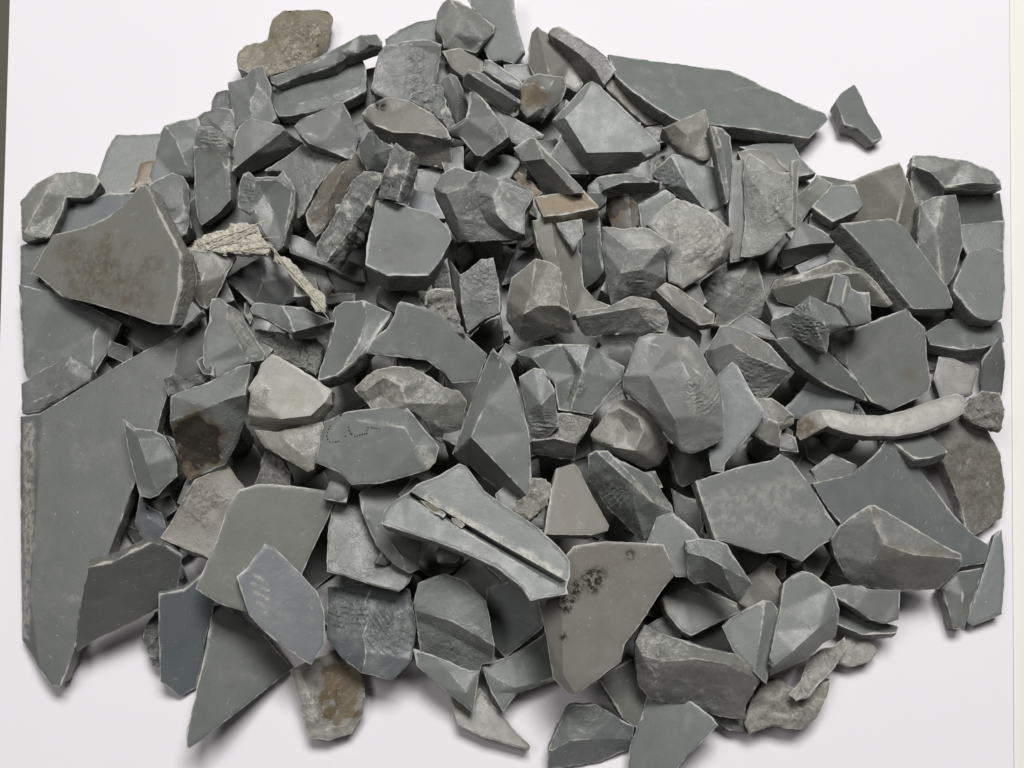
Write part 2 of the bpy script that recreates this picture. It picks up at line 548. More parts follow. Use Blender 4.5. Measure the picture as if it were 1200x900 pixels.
    rg = np.zeros(nv); rg[:nt] = rr; rg[nt:] = 0.35 + 0.3 * min(r, 2) / 2
    put('rgh', rg)
    sv = np.zeros(nv); sv[:nt] = stn
    if st:
        for s in range(kseg): sv[nt + s * m: nt + (s + 1) * m] = stn[ringidx]
    put('stain_shade', sv)
    ov_ = np.zeros(nv); ov_[:nt] = soot
    put('soot', ov_)
    wv = np.zeros(nv); wv[:nt] = wht
    put('white', wv)
    me.polygons.foreach_set('use_smooth', [True] * len(me.polygons))
    me.set_sharp_from_angle(angle=math.radians(26 if r < 1 else 36))
    me.materials.append(PLASTIC)
    o = bpy.data.objects.new(name, me)
    COL.objects.link(o)
    o.location = org
    c = tint or COLS[col]
    v = rng.uniform(0.90, 1.10) * 1.13
    o.color = (c[0] * v * rng.uniform(.985, 1.015), c[1] * v, c[2] * v * .985 * rng.uniform(.98, 1.03), 1)
    o['label'] = label; o['category'] = cat
    if group: o['group'] = group
    o['_top'] = 0
    del o['_top']
    return o, dict(z0=z0, plane=plane, H=lambda x, y: float(interp(np.array([x]), np.array([y]), CV, CT, CH)[0]))

PIECES = []
def A(label, L, col, off, T, r, outline, **k):
    PIECES.append((L, len(PIECES), label, col, off, T, r, outline, k))

# ------------------------------------------------------------------ the heap, piece by piece
# A(label, layer, colour, lean of the slab edge, thickness, roughness, outline, creases/ripples/stains)
# --- top left
A('brown stained lump lying on white paper at the top left, apart from the grey ones', 0, 't', (-3, 8), 24, 1.6,
  '331,13 352,12 368,11 384,13.5 390,20 388,36 383,50 378,64 360,74 336,82 312,90 290,85 279,80 277,72 279,62 288,53 306,50 314,46 316,32 320,22',
  cre='340,14,-2 352,28,6 372,52,6 378,62,-2|384,16,-3 374,30,4 370,60,2|314,48,-4 330,60,2 345,76,-2', st='350,45,34,.5|320,68,26,.5', tint=(.215,.195,.14), rim=.2)
A('long narrow chip with a faceted blunt tip, just below the brown stained lump', 2, 'g', (2, 6), 16, .6,
  '423,41 441,40 448,48 447,54 420,62 405,68 393,77 350,90 326,100 318,97 316,90 330,86 352,76 375,66 390,58', cre='423,41,3 434,52,5 447,54,-1|405,67,-2 396,60,4 352,80,3')
A('wide slab with a lumpy lower edge beneath the long narrow blunt chip', 1, 'e', (1, 7), 18, .8,
  '319,108 326,101 360,86 392,76 424,66 429,80 429,106 402,121 368,130 340,136 326,136 320,124', cre='322,124,-4 350,122,2 390,112,3 429,100,0', tint=(.14,.155,.15))
A('upright chip with a lumpy raised ridge at the left end of the wide slab', 3, 'g', (2, 6), 17, .9,
  '267,97 288,90 298,78 308,76 312,90 317,100 318,118 324,138 318,144 294,140 276,151 271,122', cre='298,80,4 302,100,7 294,118,4 292,138,2')
A('small dark rounded lump on the upper left rim of the heap', 1, 'd', (-2, 6), 18, 1.2, '248,118 254,108 266,105 274,110 276,140 256,132 247,127')
A('dull chip tucked right under the small dark rounded lump', 1, 'd', (-1, 5), 18, .8, '224,142 238,132 256,126 272,128 278,150 272,168 256,160 246,150 230,148', cre='240,134,2 258,150,3', tint=(.125,.128,.122))
A('pale flat slab with a straight top on the far left rim, against paper', 0, 'l', (-2, 5), 14, .4,
  '136,158 160,158 192,156 196,175 180,218 158,226 112,230 112,212 117,200 126,174', tint=(.19,.20,.19), rim=.25)
A('little tan brown shard leaning on the pale flat slab', 1, 't', (-2, 4), 12, .5, '165,191 180,187 178,216 164,218 150,226 160,206', rim=.3, tint=(.19,.145,.10))
A('folded wedge with a light diagonal ridge, right of the little tan shard', 2, 'g', (-1, 4), 18, .6,
  '193,147 212,141 232,138 240,160 232,190 226,208 202,206 176,218 175,206 182,182 188,156', cre='194,148,2 205,163,8 213,180,8 222,202,3', rim=.8)
A('tall upright slab with a frayed light band across its top', 3, 'g', (4, 2), 20, .8,
  '231,147 248,148 268,160 269,190 270,234 258,248 236,264 231,254 228,226 227,170', cre='228,172,2 240,172,4 256,180,5 264,196,1|231,150,2 250,156,7 266,172,5', st='250,182,9,.5', rip='247,100,248,162,16,4,1.2', rim=.7, wt='235,153,262,168,7,.6')
A('dome topped chip beside the tip of the stained curved plate', 3, 'g', (-3, 6), 20, .8,
  '174,216 202,202 214,206 221,218 222,242 222,262 218,274 206,281 196,272 180,242', cre='212,205,0 214,222,5 216,246,3|186,252,-4 200,262,3 222,256,2')
A('wedge with smooth sloping top and long slanting lower side, upper left', 4, 'l', (0, 5), 24, .3,
  '294,138 330,147 334,152,3 356,168,-12 346,175,-18 306,197,-22 281,209,-18 272,201,-2 271,194 274,164 280,148', cre='334,152,3 296,181,3 272,200,1', tint=(.185,.195,.185))
A('lilac grey pyramid shaped chip below the wide slab', 4, 'p', (-2, 5), 20, .4,
  '345,148 352,140 380,128 394,120 402,121 410,134 421,160 416,178 408,186 384,176 362,168 350,156', cre='402,122,4 398,138,7 412,180,-4|350,143,-2 388,130,6|346,150,-2 380,164,3 410,176,-2', tint=(.175,.182,.186))
A('thin pale shard with swirls beneath the lilac grey pyramid', 2, 'g', (2, 6), 18, 1.1,
  '354,169 372,174 410,182 400,188 382,204 368,226 356,250 348,256 343,250 346,224 340,212 330,200 310,200 335,184', rip='360,170,368,200,26,5,.9', rim=.7, tint=(.17,.175,.165))
A('cup shaped chip with a dished face and two horns above the fibrous tuft', 5, 'g', (2, 3), 17, .6,
  '285,204 291,201 298,208 326,207 332,200 346,222 343,250 331,290 325,294 310,278 293,252 279,242 280,218', cre='286,206,4 298,212,4 326,211,3 342,224,3 332,284,1|291,250,2 298,244,1 312,276,1|310,228,-3 322,250,-3', rip='282,160,289,226,12,4,1.3', rim=1.0, tint=(.15,.158,.15))
A('brown veined chip between the swirly shard and the pitted bar', 3, 'w', (-3, 3), 18, 1.2,
  '416,176 426,188 434,200 420,206 410,218 398,240 378,272 370,278 360,262 358,252 372,226 380,208 390,196 408,186', st='392,225,24,.7|376,258,18,.5', cre='415,178,3 400,205,6 385,235,5 372,270,-1', tint=(.155,.145,.122))
A('pitted rough topped bar slanting down to the left, left of the smooth squarish chip', 5, 'g', (11, 8), 24, 1.9,
  '426,200 448,203 446,212 436,230 426,248 404,278 398,286 382,308 372,300 371,286 384,266 400,238 412,214', rip='440,190,395,275,22,5,1.2', rim=.8, cre='371,288,-3 386,284,1 398,284,0', wt='430,206,385,290,8,.4')
A('short upright block with a speckled pitted face above the pitted bar', 5, 'g', (9, 3), 20, 1.7,
  '464,167 472,175 482,178 479,195 466,236 444,231 446,216 452,196 458,178', rim=.9, so='455,218,12,.7')
A('dark cone shaped lump left of the speckled upright block', 2, 'd', (0, 2), 22, 1.0, '435,152 446,164 462,172 454,194 446,204 430,200 420,182 420,168', cre='436,154,6 440,180,8 446,202,-4', tint=(.10,.108,.102))
A('tiny dark sliver behind the dark cone shaped lump', 1, 'd', (0, 4), 14, .6, '414,146 428,140 438,154 426,168 418,162')
A('brownish chunk with a torn hole at its left end and a ragged front rim', 4, 'w', (1, 6), 22, .7,
  '424,134,-2 432,124 452,114 464,114 484,120 508,134 524,152 529,163,1 528,172,-8 530,188,-16 520,197,-22 486,191,-24 474,182,-22 466,172,-14 456,174,-20 440,160,-14 426,142,-8',
  cre='424,136,-2 440,147,4 461,155,5 490,156,5 527,164,3|445,124,-3 456,132,0', so='448,125,9,1', rim=.9, tint=(.185,.182,.16))
A('big upright slab with a column of cross grooves near the top of the heap', 1, 'g', (-4, 3), 20, .8,
  '450,54 476,48 500,46 518,52 516,66 511,96 508,104 500,122 470,122 440,110 435,104 443,64', rip='488,-400,488,66,8,5,2.4|488,-400,488,80,8,5,2.4|488,-400,488,94,8,5,2.4|488,-400,487,106,8,5,2.2', wt='494,58,492,108,2.5,.6', cre='450,56,2 476,52,4 516,54,3', rim=.9, tint=(.145,.155,.15))
A('smooth grey chip whose curved back shows behind the grooved slab', 0, 'g', (0, 6), 20, .3, '451,46 466,36 488,26 510,22 520,30 524,46 500,60 476,60 452,54', rim=.3)
A('chunk with a light flat band down its right side, at the top edge', 2, 'g', (-2, 5), 24, .8,
  '518,4 526,-2 540,2 580,30 579,38 568,50 558,62 550,60 538,58 520,56 518,44 509,32 512,16', cre='527,-1,4 545,22,8 567,47,3|520,20,3 532,40,5 550,58,-6', tint=(.165,.17,.16))
A('tall plate running out of the picture at the top', 1, 'e', (2, 2), 18, .3, '540,-18 600,-18 604,20 615,60 602,75 588,70 574,72 566,54 580,34 552,8', rim=.3, tint=(.145,.16,.15))
A('small warm grey flat chip under the chunk with the light band', 3, 'w', (2, 5), 15, .4, '518,60 538,56 566,72 567,84 548,88 540,88 530,80', rim=.4)
A('little bar with two long facets, pointing right, left of the orange faced chip', 4, 'g', (-3, 5), 20, .4,
  '542,90,-4 549,81 566,86 610,118 609,124,-5 598,134,-10 592,132,-10 544,100,-10', cre='549,86,5 608,121,4', lo=.1, rim=.9)
A('thin bar lying parallel just behind the two faceted little bar', 3, 'g', (-3, 6), 16, .5, '568,70 575,70 612,96 611,106 592,98 566,82', cre='575,71,2 612,98,2')
A('small pale crumb squeezed between the tall plate and the twin pyramid', 1, 'l', (0, 5), 16, .6, '590,76 626,74 628,88 616,94 606,96 592,84')
A('chip with an orange brown end face, left of the biggest square block', 3, 'g', (-3, 3), 22, .6,
  '611,100 616,92 630,86 660,90 664,104 658,118 646,128 638,138 618,138 610,128', cre='612,100,2 626,98,5 642,106,5 650,92,2|642,106,5 640,124,2 634,138,-6', st='626,117,20,1.28|618,110,12,1.25', tint=(.165,.17,.155))
A('tall narrow pyramid with one sharp light edge, near the top of the heap', 2, 'w', (-1, 4), 20, .3,
  '630,31 636,36 644,40 666,72 684,98 676,108 660,100 648,96 626,90 619,74 620,52 623,38', cre='630,32,6 636,60,10 645,92,10', rim=.4, tint=(.18,.18,.16))
A('dark faced wedge with a rough light rim, right of the tall narrow pyramid', 3, 'g', (1, 6), 20, .9,
  '642,39,0 647,33 656,31 666,37 684,48 700,58 710,66 722,82 708,100 692,102,-24 674,94,-28 664,76,-26 650,54,-16', cre='642,39,0 660,50,0 680,64,0 698,82,0 707,99,0', tint=(.15,.148,.135), rim=.6)
A('large long flat plate pointing right along the upper right rim', 3, 'g', (-3, 10), 20, .5,
  '712,64 740,68 800,76 855,83 868,88 900,104 935,120 967,133 970,140 948,162 920,158 885,152 833,146 800,143 788,138 768,126 740,106 722,90', tint=(.135,.155,.145), rim=.7, wt='745,104,770,112,4,.35|790,100,800,120,4,.3|860,105,900,100,1.5,.4')
A('block forming the brown side face at the left end of the long flat plate', 2, 'w', (-4, 4), 18, .7, '706,98 720,92 742,110 772,132 792,144 758,146 732,124', st='730,112,20,.5')  # separate block stands for the plate's dark brownish side face
A('lone pointed chip lying by itself on the paper at the upper right', 0, 'g', (-4, 7), 15, .4,
  '979,119 985,110 1001,99 1010,113 1017,132 1030,152 1034,162 1024,166 1006,151 990,146 985,134', rim=.3, tint=(.16,.172,.165))
A('thick square block with a smooth pale top, top middle of the heap', 7, 'l', (-3, 5), 24, .45,
  '694,95,0 700,98 740,136 774,170 773,177,-2 758,184,-6 748,195,-20 730,200,-22 704,204,-22 688,203,-22 668,172,-15 647,141,-12 666,121,-8 686,99,-3',
  cre='694,96,0 684,116,0 662,138,0 688,179,0 732,178,0 750,178,0 760,183,-2', rim=1.0, tint=(.19,.205,.20))
# --- upper middle
A('curled chip with an upturned lip, in the top middle under two thin bars', 4, 'g', (5, 4), 14, .7,
  '550,108 556,106 566,116 580,134 592,150 596,160 586,168 566,183 558,182 538,160 524,157 522,150 534,146 546,138 549,124', cre='523,153,1 536,150,6 548,139,7 550,112,3', rip='600,175,588,160,14,4,1.0', rim=.8)
A('smooth rod like chip leaning left of the curled chip', 3, 'l', (0, 3), 20, .5, '518,92 528,86 536,90 548,118 549,132 536,147 530,140 522,114 516,98', cre='527,90,4 538,118,11 536,142,2', tint=(.18,.185,.178))
A('shaggy crumbling chip at the foot of the grooved slab', 3, 'g', (0, 5), 18, 2.4, '481,110 496,106 508,98 518,102 523,120 534,146 524,150 512,136 502,130 482,118', rim=.8)
A('tapering bar with a ragged bright top edge, under the two faceted little bar', 3, 'g', (0, 7), 18, .8, '566,118 580,122 600,136 638,158 636,163 608,170 594,164 584,152', cre='580,123,4 602,138,4 637,159,3', rim=.9)
A('stubby rod with a pale square end and dark side, left of the square block', 5, 'g', (0, 3), 22, .7,
  '602,173 621,161 627,162,3 654,190 682,220 684,226 673,226 646,231,-24 636,224,-24 616,192,-6 610,186,-2', cre='627,162,3 637,186,5 673,225,2|612,189,0 637,186,5', rim=.9, tint=(.16,.162,.15))
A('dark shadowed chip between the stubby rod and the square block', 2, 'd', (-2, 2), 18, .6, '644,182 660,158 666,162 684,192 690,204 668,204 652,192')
A('tan brown wood coloured bar in the centre top, under the stubby rod', 4, 't', (1, 9), 16, 1.0, '627,231 642,228 684,223 702,243 660,252 637,254', tint=(.27,.215,.155), rim=.6)
A('frayed tan splinter left of the tan bar', 2, 't', (1, 5), 10, 2.4, '598,202 606,200 622,212 636,226 626,234 612,220 602,209', tint=(.26,.20,.13))
A('long dark fronted shard lying directly under the square block', 5, 'g', (0, 4), 18, .5,
  '689,218 700,208 718,204 736,203 750,207 773,213,2 773,223,-14 748,238,-20 738,228,-16 712,224,-10 709,238,-4 700,246,-6 688,236', cre='708,222,3 730,214,3 772,214,2|690,226,2 704,226,0', tint=(.145,.158,.15))
A('block with a dark brown face and light right side, below the long dark shard', 3, 'w', (0, 3), 22, .7, '711,232 736,227 748,240 757,268 740,270 720,271 711,246', cre='737,228,7 740,268,7', st='720,250,18,1.6|728,240,13,1.6', tint=(.17,.165,.15))
A('tall narrow standing slab left of the chunk with the fuzzy front', 4, 'e', (5, 5), 18, .7, '682,257 702,252 706,290 710,314 700,328 686,338 681,334 681,290', cre='702,254,2 700,290,3 706,318,1')
A('broad olive plate standing behind the chunk with the broken hollow', 2, 'w', (-3, 4), 18, .5, '624,258 646,256 654,260 680,298 684,336 698,352 716,358 700,368 672,372 658,345 640,310 630,290', cre='646,258,5 652,300,5 664,340,2', tint=(.16,.16,.135), rim=.7)
A('smooth bluish plate, half hidden left of the broad olive plate', 1, 'b', (-2, 3), 16, .2, '618,236 626,231 634,238 640,262 636,300 628,310 596,332 588,334 600,302 612,266', tint=(.16,.178,.185), rim=.3)
A('small crumpled scrap between the standing slab and the olive plate', 2, 'l', (0, 3), 12, 1.4, '652,262 682,256 684,274 672,294')
A('chunk with a broken hollow and brown edges, in the middle of the heap', 5, 'w', (0, 3), 26, .9,
  '628,303 644,307 656,314 658,326 669,366 673,388,-14 668,391,-16 656,388,-16 648,394,-18 616,402,-22 608,396,-20 594,376,-14 594,350,-8 599,326,-4',
  cre='628,303,5 622,345,8 614,368,6 608,394,-16|614,368,6 632,358,8 656,358,8 668,366,3|632,360,6 640,380,-6 660,386,-12', st='636,335,26,.35|656,350,14,.5|606,352,18,.3', rim=1.0, tint=(.20,.198,.178), wt='640,376,660,384,11,.5|636,325,640,350,10,.4')
A('sharp edged chip with scalloped face, left of the chunk with the broken hollow', 5, 'g', (2, 3), 18, .9,
  '526,304,-8 539,322,4 550,316,4 563,304,4 578,302,2 582,320,2 585,336,2 586,366,0 568,374,0 548,390,2 542,388,-12 528,354,-16', cre='539,323,5 541,358,6 547,388,3', rip='575,300,563,335,24,6,1.0', rim=.9, tint=(.145,.155,.15))
A('pale crumb standing behind the scalloped chip', 4, 'l', (0, 3), 14, 1.8, '538,290 546,285 555,294 553,300 546,310 540,318 534,304')
A('second pale crumb, touching the right side of the smooth squarish chip', 3, 'l', (0, 3), 14, 1.8, '518,272 532,282 540,296 528,310 514,308')
A('dark glossy block under the tip of the scalloped chip', 3, 'd', (2, 3), 20, .6, '548,398 566,380 586,370 590,404 574,414 556,410', cre='562,384,2 570,396,6 588,402,-2')
A('large chip with a scooped swirling face, top centre', 6, 'g', (2, 4), 24, .9,
  '508,220 518,204 532,195 544,198 554,202 564,200 586,212 594,207 624,224 625,230 615,248 615,275 600,281,-8 548,283,-12 540,283,-14 534,282,-16 520,254,-12 512,236,-8',
  cre='509,222,1 523,227,6 546,218,6 556,206,4|523,227,6 536,256,0 541,282,-13|588,212,4 578,232,4 583,252,4 598,268,3 614,275,2|556,222,0 562,245,-5 572,264,-8', rip='540,190,560,240,22,7,.8', rim=.8, tint=(.165,.17,.16), wt='588,214,580,240,4,.7|580,240,612,272,4,.6|512,224,546,219,3,.6')
A('dull green chip behind the large scooped chip', 2, 'e', (0, 6), 18, .6, '556,198 570,182 596,182 610,186 608,194 598,208 580,214 562,206')
A('small chip peeping out left of the large scooped chip', 2, 'g', (0, 4), 16, .4, '484,199 522,196 514,220 512,232 486,224')
A('small smooth bluish triangle above the smooth squarish chip', 3, 'b', (0, 4), 14, .2, '485,221 508,228 522,256 500,256 478,242')
A('smooth squarish chip with a faint brown blush, left of centre', 7, 'g', (-2, 14), 28, .35,
  '441,235 454,234 488,245 508,251 526,268 529,280 514,308 502,323 454,323 440,316 428,310 430,285 436,260', st='468,292,30,.28', rim=.75, tint=(.165,.178,.172))
A('dark ribbed scrap under the right edge of the smooth squarish chip', 3, 'd', (0, 3), 18, 1.2, '504,320 524,302 530,342 510,346', rip='515,200,516,325,16,5,1.2')
A('fibrous torn scrap right of centre left, in front of the scalloped chip', 4, 'm', (0, 3), 16, 2.4, '498,346 514,338 531,340 540,382 546,394 524,384 502,366', tint=(.20,.195,.175))
A('small pointed chip poking out above the fan shaped chip', 4, 'g', (0, 4), 14, .6, '480,339 488,346 500,361 482,372 464,358')
A('large fan shaped flat chip with a curved lower edge, in the centre left', 6, 'g', (-3, 1), 16, .35,
  '470,353 500,361 512,366 540,388 571,415 560,447 530,449 522,438 500,422 472,419 428,414 436,398 454,384 462,370 466,356', rim=.75, tint=(.155,.167,.16))
A('folded chip with a dark lower right side, left of the fan shaped chip', 5, 'g', (5, 10), 22, .5,
  '393,360 402,354 426,352 458,366 456,372 430,408 414,424 394,440 372,446 374,436 390,390 393,374 389,368', cre='426,353,3 430,372,4 420,402,3 400,434,0', rim=.8)
A('smooth grey strip crossing under the pitted bar', 3, 'g', (-2, 4), 16, .3, '333,273 352,278 374,288 428,314 428,330 418,330 384,312 340,296', rim=.5)
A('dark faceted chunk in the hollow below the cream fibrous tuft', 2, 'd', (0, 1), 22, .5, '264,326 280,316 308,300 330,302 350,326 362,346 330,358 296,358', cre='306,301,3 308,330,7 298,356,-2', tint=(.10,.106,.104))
A('wide cream fibrous tuft lying across the shards at the left', 6, 'x', (2, 3), 9, 1.9,
  '210,307 212,296 224,290 228,282 244,274 266,268 270,261 290,261 292,264 302,266 306,278 316,290 314,300 290,298 278,297 270,296 264,298 252,294 240,294 228,296 220,304', rip='262,-300,262,282,44,4,1.6', rim=.2, tint=(.60,.57,.49), jit=1.5, name='fibrous_tuft', cat='fibre tuft')
A('thin cream torn strand trailing down right from the fibrous tuft', 6, 'x', (2, 3), 7, 2.2,
  '312,282 328,300 338,303 350,316 352,319 366,334 380,346 382,366 370,366 364,350 352,336 344,328 338,318 330,310 320,306 322,296', rim=.2, jit=1.2, tint=(.55,.52,.44), name='fibrous_strand', cat='fibre strand')
A('thin grey fin beside the foot of the thin cream strand', 4, 'g', (0, 3), 12, .4, '376,349 400,343 416,344 416,352 384,356')
A('chip with a ridge across and a turned down corner, under the thin cream strand', 5, 'g', (1, 4), 16, .5,
  '293,362 298,355 308,355 328,358 356,360 370,368 392,377,1 390,382,-6 386,400,-12 378,394,-10 370,394,-10 344,398,-8 340,390 328,384 312,374 296,368', cre='330,358,3 340,374,4 344,389,2|344,389,2 370,382,3 392,377,1', rim=.8)
A('crumpled chip covered in swirls, above the cream coloured block', 4, 'g', (0, 4), 18, 2.2, '298,386 320,388 338,390 340,398 372,396 379,406 376,426 370,440 352,430 328,420 314,416 304,398', rip='350,415,348,412,24,5,1.5|318,392,318,400,16,5,1.2', tint=(.15,.152,.14))
A('chip with a pale wedge facet on its right, beneath the cream fibrous tuft', 5, 'g', (-1, 4), 20, .4,
  '248,350 258,349 266,356 280,364,-5 290,382,-8 300,398,-9 311,414,-10 309,422,-8 294,424 248,445 238,426 238,408 240,390 245,378 246,360', cre='266,356,2 268,380,4 280,402,4 286,416,1', lo=.1, rim=1.0, tint=(.155,.163,.155), wt='274,372,296,412,7,.7')
A('olive plate standing upright right under the cream fibrous tuft', 4, 'w', (-3, 3), 16, .6, '224,292 278,298 266,322 254,348 242,362 234,358 226,344 230,330', cre='250,293,3 236,330,4 240,358,0', tint=(.13,.13,.112), rim=.9)
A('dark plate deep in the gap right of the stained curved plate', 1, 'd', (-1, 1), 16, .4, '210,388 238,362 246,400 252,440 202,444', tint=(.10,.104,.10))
# --- left
A('large curved edge plate with brown blotches, at the left', 7, 'g', (11, 4), 22, .6,
  '37,319 62,275 95,268 125,255 148,238 164,216 172,217 185,245 211,297 210,340 200,380 185,380 140,365 105,355 72,347 48,326', st='118,322,44,.75|85,295,22,.6|150,335,30,.65|175,310,18,.5|92,330,24,.6|168,352,22,.5', rim=.9, tint=(.195,.195,.178))
A('little pale corner sticking out under the stained curved plate', 5, 'l', (3, 4), 14, 1.0, '214,350 226,354 236,365 225,376 205,390 198,376')
A('blue grey slab with a torn white rim, behind the stained curved plate', 3, 'b', (0, 3), 16, .4, '78,230 108,234 130,226 158,226 158,240 140,262 95,284 66,280 72,250', rim=1.0, tint=(.145,.16,.165))
A('rounded chunk with pale ridges at the far left edge of the heap', 4, 'l', (-1, 5), 24, 1.0,
  '24,236 42,215 65,203 90,201 112,205 118,213 108,228 98,232 78,231 72,250 58,278 34,284 26,281', cre='65,204,2 54,226,6 29,272,3|78,231,2 62,252,-2 44,278,2', rim=.8, tint=(.18,.185,.175), wt='64,206,34,270,5,.7|72,238,58,272,6,.5')
A('dark smooth strip under the rounded chunk at the far left edge', 1, 'd', (0, 2), 16, .3, '24,288 60,276 48,312 44,330 70,348 24,337', tint=(.12,.127,.122))
A('smooth dark chip at the left edge below the stained curved plate', 2, 'e', (0, 4), 16, .45, '22,333 65,344 108,360 143,379 132,402 121,420 110,440 80,456 36,456 27,430', cre='122,373,2 110,392,4 108,428,2', rim=.9, tint=(.125,.135,.13))
A('broken chip with a bluish hollow, on the smooth dark chip at the left edge', 3, 'g', (2, 4), 16, 1.0, '25,450 52,432 82,416 96,425 108,435 104,447 72,466 46,482 26,485', cre='56,438,2 76,430,6 84,417,4|40,470,2 60,462,4 76,434,5', rim=.7, tint=(.15,.158,.155))
A('huge slanted flat plate filling the lower left edge of the heap', 5, 'g', (2, 4), 20, .35,
  '24,488,-10 48,484,0 140,427 217,386 215,402 205,437 190,480 178,530 160,560 125,656 104,700 92,745 80,782 71,804 60,804,-2 46,784,-5 26,750,-10 24,600,-14', cre='48,484,0 45,560,0 41,620,0 36,700,0 46,782,-2', lo=.1, rim=.6, tint=(.145,.155,.147), wt='34,500,33,640,7,1.2|32,640,30,745,5,1.2|75,700,100,704,4,.5')
A('small chip with one bright edge, lying on the huge slanted plate', 7, 'g', (-2, 3), 18, .6, '144,491 160,502 180,504 194,512 206,536 208,558 198,566 186,580 176,584 164,581 160,566 150,528', cre='145,492,1 163,515,6 172,545,6 186,579,1', rim=.9, tint=(.13,.143,.14))
A('dark crumb between the bright edged chip and the brown fronted block', 5, 'd', (1, 3), 14, 1.4, '194,510 206,516 220,556 210,570 196,562')
A('dark flake below the bright edged chip', 3, 'd', (0, 4), 12, 1.0, '172,590 200,580 208,596 192,608 176,602', tint=(.10,.10,.088))
A('small dark blue chip wedged by the right side of the huge slanted plate', 3, 'b', (-1, 3), 18, .8, '158,614 164,578 172,592 188,600 196,620 186,640 168,634', cre='170,590,2 174,608,5 184,636,-2', tint=(.105,.122,.13))
A('dark leaning plate with a pale chipped rim, right of the huge plate foot', 6, 'd', (-4, -7), 16, .6, '103,665 131,659 145,652 178,636 190,638 214,652 208,690 185,713 155,730 115,748 90,764 88,750 96,700', rim=.8, tint=(.135,.14,.13))
A('smooth bluish chip with pale left rim, next to the flat triangle', 4, 'b', (-5, -3), 14, .25, '186,697 215,692 240,672 252,684 252,705 240,752 231,806 211,816 188,799 186,745', rim=1.0, tint=(.13,.15,.165))
A('rough dark nugget half hidden left of the smooth bluish chip', 1, 'd', (-2, 4), 18, 2.0, '170,735 182,717 196,713 198,782 178,780 167,748')
A('flat triangular chip pointing down onto the paper at the lower left', 6, 'g', (-4, 3), 12, .3, '250,709 260,709 310,745 343,783 335,790 222,878 218,876 219,858 240,765', rim=.9, tint=(.15,.158,.145))
A('large smooth rhombus plate in the lower left, under the bluish oval flake', 6, 'g', (-3, 2), 14, .2, '280,574 304,567 340,569 398,577 384,608 370,636 354,673 340,716 290,718 256,707 229,690 232,682 254,634 266,596', rim=.8, tint=(.155,.16,.148))
A('dirty brownish plate with a cracked lower edge, left of the smooth rhombus plate', 4, 'w', (-3, 8), 18, .8, '228,562 268,546 276,558 290,576 274,600 262,634 244,654 196,634 188,630 198,616', so='232,590,34,.55', st='230,585,40,.3', rim=.7, tint=(.19,.18,.155))
A('bluish flake with one row of small cuts, lying on the smooth rhombus plate', 8, 'b', (-2, 2), 10, .4, '277,676 290,665 310,637 322,642 352,672 372,694 380,715 381,730 380,755 365,779 357,775 325,752 312,742 292,720', wt='298,674,312,682,1.6,.8|296,684,314,692,1.8,.9|298,694,314,702,1.8,.9|300,704,312,712,1.6,.8|303,714,314,719,1.5,.7', rim=1.0, tint=(.165,.172,.182))
A('thick block with a dark brown front face, right of the huge slanted plate', 8, 'g', (0, 3), 24, .7,
  '200,464,0 248,446 278,430 294,426 290,450,-2 288,490,-16 278,520,-22 268,538,-26 262,545,-26 222,563,-26 216,556,-26 206,520,-18 199,494,-4', cre='200,493,0 246,477,2 262,469,2 288,462,0|246,478,2 258,505,-8 266,538,-24', st='230,522,42,1.7|244,530,24,1.5', rim=.7, tint=(.165,.175,.168))  # brown blobs also carry the shade of the front face
A('rough grey crumb behind the block with the dark brown front', 6, 'd', (0, 4), 14, 1.8, '191,444 202,438 216,440 232,439 250,442 210,464 198,464')
A('cream coloured rounded block left of centre', 8, 'c', (0, 4), 28, .6,
  '318,415 328,418 370,444 389,458 389,474,-4 378,492,-12 366,502,-16 326,507,-18 292,498,-16 291,486,-6 294,460 290,456 302,438 306,426', cre='293,485,0 330,491,2 364,487,2 380,472,2 388,460,0', st='346,468,16,.25', rim=.5, rip='300,470,302,464,14,5,1.2', tint=(.36,.35,.31), wt='300,445,300,485,10,.7|310,478,370,478,10,.6|330,440,360,470,16,.4')
A('torn edged chip directly under the cream coloured block', 6, 'm', (0, 5), 18, 1.2, '298,504 326,506 378,494 380,520 372,534 368,550 360,553 340,541 310,524', cre='326,508,3 354,532,4 370,524,1', tint=(.20,.195,.175), rim=.7)
A('rough cube like crumb above the smooth rhombus plate', 5, 'd', (0, 4), 20, 1.8, '310,529 332,538 340,558 340,572 304,570 303,558 306,540', tint=(.13,.13,.12))
A('chip with dotted black print on its face, below the cream coloured block', 8, 'g', (0, 3), 20, .4,
  '380,494,-4 408,482,-6 468,475,-8 476,476,-6 500,506,-4 515,524,-3 510,542,-3 502,550 484,556 448,566 412,568 398,554 370,542 374,520', cre='382,494,-1 400,490,2 430,494,2 474,501,2|473,476,-7 474,501,2 488,524,2 503,549,0', lo=.1, rim=.9, tint=(.15,.16,.155), wt='496,532,506,545,10,.8|400,489,470,499,3,.5')
A('chip with a pale crumbly left half, under the fan shaped chip', 6, 'g', (0, 4), 22, 1.1,
  '415,456 430,440 440,434 458,429 482,430 506,442 520,454 538,458 547,470 543,498,-10 534,512,-16 516,520,-18 506,512,-16 500,494,-12 480,480 462,480 440,484 430,472', cre='428,458,4 450,442,4 470,452,6 476,472,3|500,492,-4 518,474,4 538,460,3|430,466,2 446,464,-5 462,474,0', rim=.9, tint=(.185,.188,.175), wt='436,444,462,452,14,.9|455,462,474,470,7,.8')
